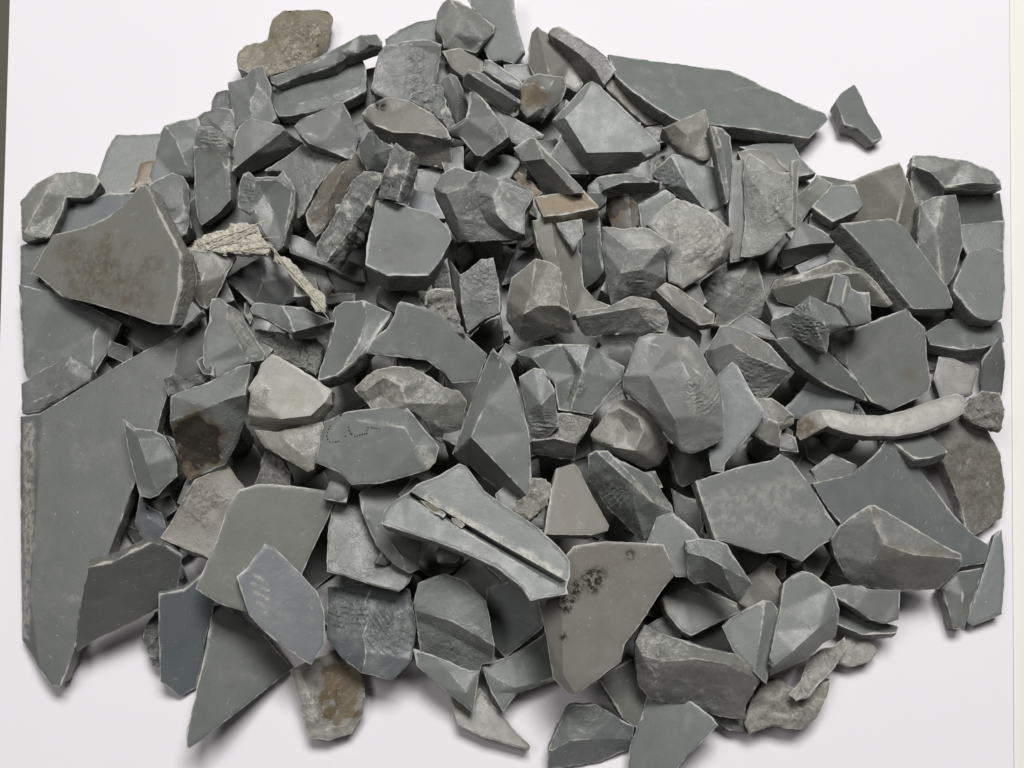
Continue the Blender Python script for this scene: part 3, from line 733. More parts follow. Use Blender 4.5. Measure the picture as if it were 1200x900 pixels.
A('tall pointed tooth shaped chip in the centre', 8, 'g', (0, 3), 24, .35,
  '578,408,-2 583,414 592,420 600,436 612,472 620,506 623,560 620,584 610,590,-18 588,577,-24 566,560,-26 552,547,-24 540,542,-18 530,532,-10 560,450,-8 570,422,-6', cre='580,409,2 588,424,4 570,470,4 552,512,4 576,537,4 600,562,2 620,583,0', lo=.1, rim=.9, tint=(.155,.165,.158))
A('grainy sandy looking chip at the foot of the tooth shaped chip', 5, 'm', (0, 4), 18, 2.0, '606,590 620,576 624,560 640,561 646,568 642,592 630,602 618,611 600,600', tint=(.21,.20,.17))
A('long double bladed bar with a narrow channel along its length, lower centre', 8, 'b', (-1, 8), 20, .3,
  '450,598 466,584 478,578 488,568 515,557 538,543 546,546 552,554 568,576 600,598 630,618 656,642 668,658 668,676 664,688 666,696 640,700 622,704 612,688 580,664 536,644 500,631 478,624 447,614',
  cre='483,577,1 530,604,1 590,639,1 664,681,0|484,581,-10 528,607,-11 587,642,-11 657,683,-7|481,584,1 526,611,1 584,646,1 656,688,0', wt='500,583,590,634,4,.9|590,634,655,672,5,1.1', lo=.1, rim=1.0, tint=(.145,.157,.158))
A('mossy brown crumb in the channel of the long double bladed bar', 9, 't', (0, 3), 5, 1.6, '492,586 504,589 523,603 519,607 505,599', tint=(.15,.135,.085), q=60)
A('small pale pebble in the channel of the long double bladed bar', 9, 'm', (0, 3), 6, .8, '529,607 538,608 545,615 541,619 532,614', q=60)
A('broad dusty chip left of the long double bladed bar', 5, 'g', (-2, 6), 16, .8, '388,602 406,568 430,568 428,592 438,620 446,642 470,666 484,672 480,682 468,693 428,683 402,674 383,670 383,652 385,620', rim=.7, tint=(.165,.172,.16))
A('curved flake with a stepped rim, on the broad dusty chip', 6, 'g', (-3, 4), 12, .5, '421,578 440,568 460,558 484,556 472,580 460,598 460,614 476,630 494,638 490,668 480,672 460,660 442,640 432,618 424,598', cre='438,616,3 458,634,4 472,654,4 476,670,1', rim=.8, tint=(.15,.157,.148))
A('beige trapezoid chip with a single dark dot, right of the double bladed bar', 7, 'm', (-4, 7), 18, .25, '652,549 673,543 677,547 690,574 714,616 712,622 694,627 638,626 640,610 647,570', rim=.5, tint=(.215,.205,.178))
A('faceted chip with rough left side, right of the beige trapezoid', 7, 'g', (-2, 2), 22, .8,
  '689,533,-2 698,528 712,528 720,536 764,558,-6 778,580,-8 788,594,-4 789,600 783,612,-4 772,624,-10 758,634,-14 750,634,-16 734,616,-18 712,594,-18 700,578,-18 688,566,-16 690,556,-10', cre='700,530,2 716,545,6 742,568,8 764,588,6 787,599,0|742,568,8 744,596,0 755,632,-12|720,537,4 752,570,5', rip='700,560,720,578,20,6,1.2', rim=1.0, tint=(.16,.175,.168), wt='740,568,780,594,6,.6')
A('smooth grey plate showing under the rough left sided faceted chip', 4, 'g', (2, 4), 16, .2, '770,606 788,600 814,622 822,634 812,642 810,676 792,676 776,650 758,636')
A('thin dark shard left of the big scratched plate', 4, 'd', (2, 2), 14, .7, '786,572 804,582 818,586 826,632 814,628 792,602', tint=(.12,.127,.122))
A('large brownish plate with black spots, lower middle', 6, 'w', (-2, 3), 20, .3,
  '672,640 708,634 746,636 778,638 782,648 792,672 774,694 750,732 732,755 728,775 695,800 674,814,-1 665,812,-8 648,795,-11 640,745,-11 633,715,-9 650,692 660,655', so='694,678,17,1.3|668,698,13,1.3|676,690,11,1.0|739,650,8,1.0|661,745,6,1.1|664,712,8,1.2', st='700,665,60,.2', lo=.1, rim=.8, tint=(.165,.156,.134), cre='651,692,0 658,716,0 660,790,0 674,813,0')
A('wedge chip with a pinkish left corner, right of the black spotted plate', 8, 'g', (-2, 7), 18, .35, '775,702 780,695 795,679 805,680 875,712 870,716 810,745 800,740 782,720', cre='778,700,1 800,690,3 870,713,0', st='783,712,9,.5', rim=.7, tint=(.17,.175,.165))
A('rocky chip with a sharp central edge, above the pinkish cornered wedge', 7, 'g', (0, 3), 20, .9,
  '803,634 820,631 840,633 852,638 860,652 872,670 882,684,-4 867,706,-14 860,702,-14 848,692,-14 830,682,-14 814,685,-14 806,678,-10', cre='806,648,2 826,652,5 846,663,6 880,682,-2|846,663,6 856,688,-4 865,704,-12', rim=1.0, tint=(.155,.168,.155))
A('twisted brownish chip pointing right, beside the rocky sharp edged chip', 6, 'w', (0, 4), 18, .7, '870,680 900,658 910,664 908,672 918,688 946,716 940,720 910,714 886,708 878,714 866,706', cre='890,676,4 912,698,5 942,717,0', st='905,700,14,.3')
A('pale chip with a slanting lower side, lower right', 6, 'g', (-1, 5), 20, .5,
  '918,684 928,674 940,669 952,672 974,688 980,700 984,714,0 979,746,-18 964,754,-18 948,772,-18 902,792,-14 902,772 908,740 914,716', cre='984,715,0 960,735,3 930,762,3 905,782,0', lo=.1, rim=.8, tint=(.165,.178,.165))
A('chip with a long raised strip down its right side, lower right', 7, 'g', (2, 4), 18, .5, '856,724 894,703 904,705 912,714,-4 908,740,-6 902,780,-8 898,802,-8 888,792 860,764 846,734', cre='896,704,3 892,740,4 884,788,2', rim=1.0, tint=(.165,.18,.168))
A('big rough edged block lying across the lower right', 9, 'w', (0, 4), 30, 1.3,
  '745,752 755,732 775,742 800,750 828,760 860,766 885,782 890,800,-8 875,825,-18 872,842,-22 855,842,-22 810,829,-22 760,819,-20 748,802,-14 745,775,-4', cre='752,768,5 778,776,7 815,772,8 850,778,8 888,796,-2|778,776,7 768,800,-4 762,818,-18', rip='748,800,766,776,22,6,1.3', rim=.9, tint=(.175,.175,.16), wt='755,745,768,800,8,.5|780,775,880,785,5,.3')
A('dark sliver under the big rough edged block', 6, 'd', (0, 4), 16, 1.2, '820,830 878,838 872,858 855,856')
A('smooth greenish chip leaving the picture at the bottom', 6, 'e', (4, 3), 16, .35, '758,816 810,822 834,840 842,850 810,882 796,897 790,916 733,916 738,875 752,838', rim=.6, tint=(.155,.17,.155))
A('dark chip with a torn pale left rim, between the spotted plate and the rough block', 5, 'd', (-4, 2), 16, .9, '702,795 730,778 748,770 756,802 766,822 748,854 730,842 720,825', rim=1.1, tint=(.13,.133,.122))
A('dark chip with a frayed pale top, at the bottom edge in the middle', 6, 'e', (-2, 3), 22, .8, '665,830 670,826 698,825 720,838 743,852 738,878,-10 702,893,-14 668,898,-14 640,904,-14 644,875,-4', cre='646,880,-2 668,868,3 692,866,3 738,866,-4', rim=.9, rip='690,800,692,832,18,5,1.2', tint=(.12,.135,.132))
A('lumpy pale block at the bottom right of the heap', 5, 'm', (0, 5), 24, 1.5, '872,846 880,820 896,800 912,796 930,806 952,808 974,796 970,814 958,840 940,856 905,850 878,860', so='930,838,36,.35', tint=(.225,.22,.185), wt='920,830,960,815,12,.4')
A('comb like shredded flake at the lower right', 8, 'm', (1, 4), 7, 1.6, '924,814 938,798 944,780 948,770 964,760 976,758 990,746 992,760 978,782 958,804 948,816 932,821', rip='1090,690,955,785,36,4.5,1.6', rim=1.0, tint=(.25,.25,.23), jit=.5, step=2.2, wt='932,812,985,755,10,.6')
A('pale dusty chip at the far lower right, partly on the paper', 2, 'm', (0, 5), 16, .9, '982,752 1006,744 1024,756 1029,764 1020,776 998,781 980,776', tint=(.23,.228,.205))
A('smooth dark bar at the right, lowest chip beside open paper', 3, 'd', (0, 8), 14, .3, '970,700 1000,703 1030,728 1053,734 1051,742 1010,744 978,730', tint=(.125,.135,.128))
A('dark block with a slanting end on the smooth dark bar', 4, 'd', (-1, 6), 20, .5, '962,690 1000,683 1018,690 1055,692 1053,726 1036,731 1020,726 1004,714', cre='1018,690,2 1034,728,0', tint=(.14,.148,.138))
A('wedge with crumbly tan edges, right side', 8, 'g', (0, 3), 24, .8,
  '984,616 1018,592 1026,592 1050,606 1100,636 1127,650 1127,664,-10 1100,690,-24 1050,694,-26 1004,686,-22 990,676,-14 978,650,-6 974,632', cre='1020,592,3 1024,612,4 1036,638,6 1020,660,-2 1004,684,-20|1036,638,6 1070,650,5 1126,655,-1', st='1050,650,22,.5|1085,655,22,.45|1024,604,9,.5', rim=1.0, tint=(.16,.165,.158), wt='1026,600,1036,636,5,.6|1040,645,1110,655,5,.5')
A('large dark smooth plate with a notched top, right side', 7, 'e', (-4, 3), 14, .3, '952,566 972,562 996,556 1012,545 1022,536 1030,528 1038,515 1048,516 1068,534 1080,554 1120,606 1142,628 1163,642 1153,660 1128,664 1060,650 1000,630 970,596', rim=.9, tint=(.125,.138,.138))
A('small thick chip under the white curved strip', 6, 'g', (0, 10), 16, .4, '1040,514 1088,508 1111,530 1088,537 1072,538', rim=.8)
A('rough stained plate at the right edge, below the end of the white strip', 5, 'w', (-4, 3), 18, 1.4, '1088,508 1130,487 1157,503 1172,530 1178,570 1174,607 1143,627 1131,622 1128,597 1113,560', st='1150,560,60,.35', so='1140,550,60,.25', rim=.6, tint=(.19,.183,.16))
A('brown crumbly rubble at the right tip of the white curved strip', 5, 't', (0, 4), 18, 1.8, '1126,476 1150,458 1172,460 1178,480 1172,506 1146,498 1130,490', tint=(.15,.143,.126))
A('long white curved strip at the right', 9, 'c', (0, 7), 18, .5,
  '934,494,-12 940,488,-8 952,482,-3 960,480 972,480 1000,486 1034,487 1060,481 1090,470 1120,461 1129,464 1130,484 1112,494 1080,506 1050,511 1016,511 996,508 976,502 970,499 938,516,-14 933,510,-14', cre='960,480,0 970,499,0', st='945,499,15,.9', lo=.1, rim=.5, jit=.3, tint=(.31,.305,.28), wt='966,490,1050,497,10,.8|1050,495,1125,472,9,.7')  # olive blob paints the left end dark, as a shaded side face
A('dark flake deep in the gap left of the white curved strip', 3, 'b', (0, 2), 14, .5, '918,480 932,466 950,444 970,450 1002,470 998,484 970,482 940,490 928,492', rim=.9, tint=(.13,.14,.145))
A('thick flat block with a scratched face, right of centre', 8, 'g', (-4, 2), 26, .4,
  '972,390,-8 993,388,1 1040,370 1064,361 1070,372 1084,384 1086,416 1091,450 1088,458 1072,468 1044,481 1020,470 998,438 993,430 975,416,-8', cre='993,388,1 994,430,1', st='1068,440,9,.4', rim=.9, tint=(.16,.17,.16))
A('shell like chip with fan ripples, left of the scratched flat block', 7, 'g', (0, 4), 22, .9,
  '949,346 968,356 980,360 995,381 972,390,-2 970,408,-6 968,414,-8 940,400,-10 930,394,-10 914,400,-12 904,386,-8 905,374,-4 926,366 930,362', cre='948,347,4 952,372,7 968,412,-6|966,357,2 966,380,5 972,389,-1', rip='951,340,945,380,26,4,1.5', rim=.8, tint=(.15,.16,.15))
A('dark slab for the shaded underside of the shell like chip', 4, 'd', (-6, 2), 18, .4, '908,398 934,392 968,410 1004,444 1016,470 970,452 938,430', tint=(.10,.107,.10))  # dark colour paints the shade on the chip's underside
A('small fin shaped chip behind the scratched flat block', 6, 'g', (0, 4), 18, .5, '978,320 994,324 998,338 1006,342 1019,342 1021,376 998,382 984,362 969,354', cre='993,325,5 986,360,5', rim=.9)
A('curved dark chip with a cream rim, shaped like a boomerang', 5, 'd', (0, -3), 14, .5, '902,339 908,328 936,322 978,305 988,306 998,312 1012,316 1028,332 1046,356 1040,360 1020,358 1000,344 970,358 940,362 912,354', cre='905,338,1 940,330,3 980,321,3 1008,320,3 1024,336,3 1042,358,1', rim=1.2, tint=(.14,.142,.126), wt='908,334,980,314,4,.6|1010,320,1044,358,5,.8')
A('wedge with a sharp right tip, above the cream rimmed boomerang chip', 6, 'g', (0, 5), 18, .5, '914,294 936,258 964,270 982,284 974,292,-12 956,300,-14 918,315,-16 911,310,-14', cre='914,294,2 950,286,4 982,284,0', lo=.1, rim=.8)
A('tiny bluish chip behind the boomerang chip', 3, 'b', (0, 4), 14, .4, '932,312 954,302 968,292 974,310 962,318 940,324', tint=(.16,.17,.18))
A('long thick smooth plate slanting down right, right side', 7, 'g', (-10, 8), 22, .15, '985,262 1020,258 1044,256 1060,266 1088,306 1110,336 1117,354 1115,361 1100,362 1072,362 1068,360 1040,326 1012,290', rim=.6, tint=(.165,.178,.165))
A('warm brown grey plate behind the long thick smooth plate', 3, 'w', (2, 0), 16, .2, '989,216 1020,202 1054,190 1057,196 1064,212 1077,248 1076,290 1054,270 1010,268 990,258 988,230', cre='1063,214,1 1056,240,3 1050,262,2', rim=.6, tint=(.135,.128,.106), wt='1062,222,1054,248,1.6,.8')
A('small bluish chip with a crumbly front, overlapping the warm brown grey plate', 5, 'b', (1, 7), 15, .4, '951,242 974,218 1002,216 1011,240 1006,247 976,260 970,256', rim=.9, tint=(.175,.19,.185))
A('pale strip edge on, right of the pale curved ribbed plate', 4, 'l', (2, 3), 16, .6, '932,232 958,206 976,215 968,230 948,246 940,260 932,256', cre='934,236,1 946,224,4 961,208,2', rim=.8)
A('flat chip half hidden under the tip of the long flat plate', 2, 'g', (0, 6), 14, .4, '866,172 895,168 930,168 938,185 956,203 932,208 918,196')
A('curled chip above the torn top of the pale curved ribbed plate', 3, 'w', (0, 5), 14, .5, '864,178 880,174 906,180 922,200 914,210 876,202')
A('pale curved ribbed plate with a thin bright strip on its right side', 7, 'l', (2, 3), 14, 1.0,
  '878,179 892,188 910,202 924,202 927,188 937,187 935,218 934,268 927,280 922,272 906,290 892,298 880,301 868,301 873,258 872,218 870,206 873,190', cre='928,190,4 929,230,5 929,266,4|880,210,3 900,235,6 896,280,2', rip='870,150,905,230,34,6,.9', rim=1.0, tint=(.22,.225,.21))
A('smooth dark plate edge on, left of the pale curved ribbed plate', 4, 'd', (-1, 3), 16, .2, '858,190 872,186 876,258 872,304 856,308 854,250', tint=(.13,.138,.132))
A('narrow upright bar with a slanting tip, in front of the long flat plate', 5, 'g', (-3, 3), 16, .5, '832,147 846,150 856,160 861,206 858,228 852,238 849,226 842,194 838,170', cre='838,150,2 848,180,4 854,230,1', rim=.8)
A('beige twisted chunk with a pointed top, below the left end of the long flat plate', 5, 'm', (0, 4), 22, 1.0, '794,142 818,132 826,128 831,146 836,180 832,186 824,188 808,181 800,178 786,166,-8 774,160,-10 776,150', cre='790,146,2 804,158,5 812,178,1', rim=.6, tint=(.225,.215,.185))
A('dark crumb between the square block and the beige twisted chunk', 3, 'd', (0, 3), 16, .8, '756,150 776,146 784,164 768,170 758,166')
A('bluish slab with a lumpy torn left side, right of the square block', 6, 'b', (-1, 4), 18, .7,
  '788,180,0 800,182 842,198 845,218 852,242 850,262 828,250,-4 792,228,-12 774,214,-12 764,204,-10 770,196,-6', cre='787,183,0 808,222,2 828,247,0', rim=1.1, tint=(.14,.155,.155), rip='776,190,782,210,18,6,1.2')
A('pale glossy crinkled chip in the upper right middle', 6, 'l', (1, 4), 18, 1.3,
  '758,263 775,245 792,232 818,241 836,251 858,270 860,284,-6 850,305,-8 826,322,-4 800,338 795,334 784,330 780,300 776,280', cre='836,252,1 850,280,3 846,300,0|796,268,3 798,300,4 798,334,1', rip='780,230,825,285,34,7,1.3', rim=.8, tint=(.27,.275,.26), wt='800,270,845,290,16,.6|802,300,820,318,10,.8')
A('chunk with a fuzzy torn front, right of the tall standing slab', 7, 'l', (0, 3), 24, 1.0,
  '706,266 716,266 728,268 750,266 762,268 776,278 790,284 784,298 780,306,-6 780,330,-12 760,348,-16 740,347,-16 716,357,-18 710,320,-8 706,290,-2', cre='710,270,2 736,292,6 776,290,5|736,292,6 728,320,2 716,355,-16|728,320,2 752,316,4 778,326,-8', rip='740,260,750,338,24,4,1.4', rim=.9, tint=(.20,.208,.198), wt='740,275,775,290,10,.4|716,345,740,310,6,.4')
A('dull facet of a chip behind the pale glossy crinkled chip', 4, 'e', (0, 2), 16, .4, '748,240 780,222 792,230 782,250 760,270 752,268')
A('brownish bar slanting right, below the pale glossy crinkled chip', 6, 'w', (-2, 6), 18, .5, '768,340 780,331 792,336 838,368 836,380 820,381 792,362', cre='780,332,2 800,346,4 837,369,1', rim=.9)
A('rocky chunk with curved ribs, under the pale curved ribbed plate', 4, 'g', (0, 3), 24, 1.2,
  '856,304 880,304 888,308 894,330 902,370 886,374 872,368 852,382 836,382 840,368 818,352 814,342 824,328 840,316', cre='881,306,5 870,325,7 852,348,4 848,380,-4', rip='890,300,882,345,20,6,1.4|840,320,838,332,16,8,1.0', rim=.8, tint=(.17,.175,.162))
A('dented chip with a rough fractured right end, above the biggest rounded chip', 7, 'g', (0, 4), 20, 1.3,
  '672,366 680,364 710,360 740,347 754,349 768,352 780,364 784,378 780,388 766,390,-10 720,392,-12 686,394,-12 680,388,-8', cre='676,372,2 712,366,3 748,360,6 766,388,-6', rip='790,350,768,368,20,5,1.1', rim=.9, tint=(.185,.188,.175), wt='740,352,772,372,9,.5')
A('smooth chip tucked in right of the dented chip', 5, 'b', (0, 4), 14, .3, '780,360 808,370 823,392 820,406 800,404 776,394', tint=(.165,.178,.172))
A('biggest rounded chip with leaf like fracture veins, right of centre', 9, 'l', (-1, 3), 26, .75,
  '749,395 760,391 776,391 800,396 808,394 820,408 828,424 842,446 848,476 848,512,-5 836,522,-8 810,532,-8 798,528,-8 782,508,-8 760,480,-7 745,468,-6 730,454,-5 731,440 734,436 744,406', cre='760,402,2 782,408,8 797,420,7 822,440,5|797,420,7 812,450,9 816,488,6 846,500,-2|760,440,5 790,490,5', rip='812,450,826,462,24,5,1.1', rim=.6, tint=(.20,.207,.195), wt='800,410,812,425,7,.5|810,460,815,490,6,.4')
A('chip with a folded corner, directly below the biggest rounded chip', 7, 'g', (-3, 3), 16, .6, '778,514 798,526 812,532 840,520 847,538 844,548 824,560 800,571 794,566', cre='812,534,3 824,546,3 820,560,0', rim=.7)
A('smooth pointed leaf shaped chip, right of the biggest rounded chip', 7, 'b', (2, 3), 13, .15, '838,442 858,424 864,428 880,458 896,482 888,500 850,542 848,554 834,552 826,510 834,470', rim=.7, tint=(.15,.165,.168))
A('chip with a brownish top ridge and scalloped face, right of centre', 6, 'g', (0, 4), 22, .9,
  '828,410 838,394 844,382 856,382 880,390 902,404 920,424 926,436 912,452,-10 900,466,-14 888,468,-14 876,454,-10 842,444,-8 826,424,-6', cre='834,410,3 856,402,6 880,418,6 925,436,0', rip='890,400,880,445,30,5,1.0', st='884,402,16,.25', rim=1.0, tint=(.17,.175,.16))
A('small dark chip above the brown ridged scalloped chip', 5, 'd', (0, 5), 14, .6, '850,384 874,366 888,374 914,390 914,400 880,392')
A('knobbly chip with an olive rim, right of the leaf shaped chip', 5, 'g', (0, 4), 20, 1.0, '880,468 904,466 930,486 930,496 916,504 915,524 900,520 880,508 886,488', cre='890,486,3 912,496,5 915,522,-2|928,490,-2 912,496,5', rim=.9, tint=(.16,.162,.145))
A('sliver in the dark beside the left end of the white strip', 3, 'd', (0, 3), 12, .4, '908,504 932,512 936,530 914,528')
A('small chip with ribbed side, right of the tooth shaped chip', 8, 'g', (1, 3), 20, .7,
  '608,442 626,431 638,433 650,458 653,484,-4 656,500,-8 644,510,-12 630,516,-14 620,510,-12 616,480,-4', cre='626,431,1 641,438,6 650,458,4|617,482,0 634,474,6 649,460,5|634,474,6 640,500,-6', rip='640,560,634,492,18,5,1.2', rim=1.0, tint=(.165,.178,.175))
A('grooved trapezoid chip with a threaded imprint, centre', 6, 'e', (-1, 4), 20, .6,
  '604,414,-4 626,406 658,403 690,404 700,410 732,430 728,446 694,486 654,480 650,450 636,434 624,432,-6 612,428,-8', cre='690,405,3 682,435,5 668,482,0|626,407,0 624,420,3 636,434,0|674,440,-3 664,470,-4', rip='940,600,676,455,9,3.6,1.0', rim=.9, tint=(.135,.147,.142), wt='684,434,668,476,4,.5')
A('ragged chip below the grooved trapezoid chip', 6, 'g', (0, 4), 18, 1.4, '650,484 668,484 693,492 688,504 676,520 673,538,-14 648,536,-14 622,532,-12 620,516 640,510', cre='621,517,1 650,514,3 676,520,1', rim=1.0, tint=(.155,.155,.142))
A('pale lump with a dished hollow, below the grooved trapezoid chip', 8, 'm', (0, 3), 26, 1.1,
  '692,510,-4 710,486 724,468 738,468 764,486 774,500,-4 782,516,-10 782,530,-14 774,544,-18 758,549,-20 732,538,-14 714,528,-10 694,516,-6', cre='712,486,2 726,478,5 748,490,7 754,506,6 744,528,2 720,524,1|728,494,-2 736,506,-5 734,518,-3', rim=.8, tint=(.29,.285,.26), wt='712,505,738,532,8,.9|726,476,762,490,8,.7')
A('big scratched flat plate, right of centre below the leaf shaped chip', 8, 'l', (-4, 4), 16, .4,
  '815,564 870,546 906,539 914,532 928,540 950,570 984,622 984,628 960,640 940,658 916,647 894,649 854,636 838,632 820,580', rim=.9, wt='835,590,930,570,15,.4|850,612,900,622,14,.4|890,590,950,605,12,.35|818,570,838,630,4,.8', tint=(.185,.195,.19))
A('small pale chip with a dished top, under the big scratched plate', 5, 'm', (0, 5), 18, .7, '940,660 964,638 974,654 966,668 958,680 944,670', cre='950,654,2 958,662,-2', tint=(.22,.22,.20))
A('small smooth chip under the lower left edge of the big scratched plate', 5, 'g', (0, 5), 14, .4, '858,650 884,644 900,650 890,668 872,674')
# --- right edge
A('chunk with a scooped left end, top right corner of the heap', 5, 'g', (0, 5), 26, .9,
  '1070,182 1090,182 1133,188 1163,200 1172,211 1174,222,-8 1142,224,-8 1107,221,-4 1105,230,-12 1093,234,-16 1073,242,-14 1067,213,-8', cre='1069,194,1 1090,202,4 1108,219,-2|1108,219,-2 1140,214,3 1175,216,0|1082,214,-12 1092,220,-12', rim=.8, tint=(.17,.178,.17), wt='1080,190,1160,210,10,.3')
A('dark flat slab for the shaded front of the top right corner chunk', 2, 'd', (0, 1), 18, .2, '1100,224 1172,226 1177,262 1122,268')  # shade of the chunk's front, put into this slab's dark colour
A('upright slab with a pale ridge down its middle, top right', 6, 'g', (-2, 3), 20, .8, '1078,240 1093,231 1120,228 1123,240 1129,286 1118,322 1106,340 1090,312 1075,290 1076,262', cre='1105,230,3 1098,268,8 1103,336,2', rim=.9, tint=(.15,.158,.152), wt='1105,232,1098,270,5,.8|1098,270,1103,332,4,.6')
A('small flat chip on the right edge below the top right corner chunk', 4, 'g', (0, 5), 16, .3, '1122,264 1178,258 1176,300 1160,298 1135,302 1126,284', tint=(.15,.165,.16))
A('thick chip on the right edge with a dark lower side', 6, 'g', (-2, 8), 20, .6, '1118,332 1135,296 1160,289 1176,295 1178,340 1174,373 1160,376 1147,373 1138,366 1117,340', rim=.5, tint=(.16,.175,.17))
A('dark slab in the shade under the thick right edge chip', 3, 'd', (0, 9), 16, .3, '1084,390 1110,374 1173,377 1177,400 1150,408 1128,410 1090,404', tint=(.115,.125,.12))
A('pale smooth chip on bare paper, right of the scratched flat block', 1, 'w', (1, 3), 12, .3, '1100,418 1117,420 1147,433 1140,462 1103,470 1094,444', rim=.4, tint=(.175,.175,.16))
A('dark upright sliver at the right edge above the brown rubble', 2, 'd', (3, 0), 16, .5, '1150,424 1172,392 1175,396 1178,430 1174,464 1150,462')
A('small faceted chip on the paper at the lower right edge', 1, 'g', (-2, 4), 18, .4, '1104,690 1123,670 1152,665 1145,690 1130,737 1118,737', cre='1124,671,1 1128,698,4 1124,736,0', rim=.7)
A('narrow smooth bluish chip at the lower right edge', 2, 'b', (1, 3), 14, .2, '1133,728 1147,687 1166,626 1174,620 1178,670 1174,720 1140,734', rim=.6, tint=(.16,.178,.18))
# --- bottom
A('dark blue chip with feathery fracture marks, bottom centre left', 5, 'b', (0, 8), 22, .85, '384,688 430,684 480,690 488,735 482,774 458,797,-4 422,788,-4 400,770,-3 383,748', cre='436,688,2 428,705,5 433,725,4 425,745,6 429,765,4 424,790,0', rip='428,640,405,715,26,6,1.5|510,690,460,735,30,8,2.2', rim=.7, tint=(.098,.110,.118))
A('brown faced chip with a pale crescent rim, lying on paper at the bottom', 1, 'm', (-2, 3), 16, .7, '340,785 360,775 395,760 420,780 428,805 426,835 412,860 385,868 362,865', cre='352,786,2 366,828,3 382,856,2 406,850,2 424,826,2|394,790,-5 396,830,-5', st='400,806,36,1.26|400,828,26,1.26', rim=.7, rip='500,790,366,830,20,5,1.2', tint=(.24,.235,.21), wt='350,790,368,840,6,.8|370,860,412,856,6,.7')
A('chip with a ragged step across its middle, bottom centre', 7, 'g', (0, 4), 22, .7,
  '485,705 490,683 520,672 545,680 570,705 580,757,0 578,776,-14 565,779,-16 562,787,-18 550,790,-20 510,772,-20 492,762,-16 487,720,-2', cre='486,715,1 530,728,3 580,757,0|490,728,-7 530,746,-8 572,768,-12', rip='530,-200,545,758,24,5,1.0', rim=1.0, tint=(.145,.16,.155))
A('narrow wedge below the chip with the ragged step', 4, 'g', (-2, 3), 18, .6, '484,760 508,768 550,786 562,786 557,820 555,836 520,808 488,780', cre='526,786,1 546,812,4 555,834,0', rim=.9)
A('sharp pointed chip stretching onto the paper, bottom centre', 2, 'w', (-1, 5), 14, .6, '526,812 552,826 562,806 590,840 622,875 620,879 570,865 537,850', rim=.7, tint=(.165,.165,.148))
A('curved dark chip left of the black spotted plate, bottom centre', 4, 'e', (-3, 5), 18, .5, '564,780 600,768 640,742 654,790 650,798 606,812 590,834 576,812', cre='572,790,1 604,806,3 650,794,0', rim=.8, tint=(.13,.145,.14))
A('glossy dark plate under the long double bladed bar, bottom centre', 4, 'e', (2, 2), 14, .3, '570,690 600,676 632,706 636,736 592,771 580,757 568,725', rim=.7, tint=(.125,.14,.135))
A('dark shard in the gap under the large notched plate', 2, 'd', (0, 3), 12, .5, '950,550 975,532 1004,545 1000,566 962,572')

# ------------------------------------------------------------------ buried layer: what shows in the dark gaps
FOOT = np.array([(60, 260), (150, 200), (270, 130), (430, 70), (560, 50), (700, 100), (850, 150), (950, 200), (1060, 230), (1140, 270),
                 (1140, 400), (1080, 470), (1130, 560), (1080, 640), (980, 670), (930, 740), (800, 800), (640, 760), (500, 740), (400, 720),
                 (250, 660), (190, 620), (110, 640), (60, 560)], float)
rb = random.Random(11)
CEN = FOOT.mean(0)
def blob(x, y, R, nv, flat=.9):
    a0 = rb.uniform(0, 6.28)
    p = []
    for i in range(nv):
        a = a0 + 6.283 * i / nv + rb.uniform(-.25, .25)
        q = R * rb.uniform(.75, 1.1)
        p.append('%.1f,%.1f' % (x + q * math.cos(a), y + q * math.sin(a) * flat))
    return ' '.join(p)
def in_foot(x, y, k):
    x, y = CEN[0] + (x - CEN[0]) * k, CEN[1] + (y - CEN[1]) * k
    return bool(inside(np.array([x]), np.array([y]), FOOT)[0])
RUBBLE = []
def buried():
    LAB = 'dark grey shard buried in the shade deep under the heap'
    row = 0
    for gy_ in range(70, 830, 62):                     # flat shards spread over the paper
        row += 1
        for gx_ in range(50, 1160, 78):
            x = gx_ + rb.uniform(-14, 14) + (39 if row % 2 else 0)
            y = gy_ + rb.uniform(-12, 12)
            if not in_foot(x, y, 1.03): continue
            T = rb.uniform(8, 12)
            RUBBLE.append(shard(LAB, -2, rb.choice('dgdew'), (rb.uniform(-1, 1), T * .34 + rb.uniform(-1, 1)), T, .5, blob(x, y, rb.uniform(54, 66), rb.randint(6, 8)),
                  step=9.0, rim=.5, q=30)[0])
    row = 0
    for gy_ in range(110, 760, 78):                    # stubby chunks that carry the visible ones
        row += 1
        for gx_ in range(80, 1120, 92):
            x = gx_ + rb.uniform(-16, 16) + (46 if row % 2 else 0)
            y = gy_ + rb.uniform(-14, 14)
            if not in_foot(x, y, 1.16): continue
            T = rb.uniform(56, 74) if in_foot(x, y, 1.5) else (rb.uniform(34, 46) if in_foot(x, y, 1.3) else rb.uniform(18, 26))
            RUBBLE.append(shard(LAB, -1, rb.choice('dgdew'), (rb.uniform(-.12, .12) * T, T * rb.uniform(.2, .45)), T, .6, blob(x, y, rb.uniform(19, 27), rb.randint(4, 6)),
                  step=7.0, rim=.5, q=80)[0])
buried()

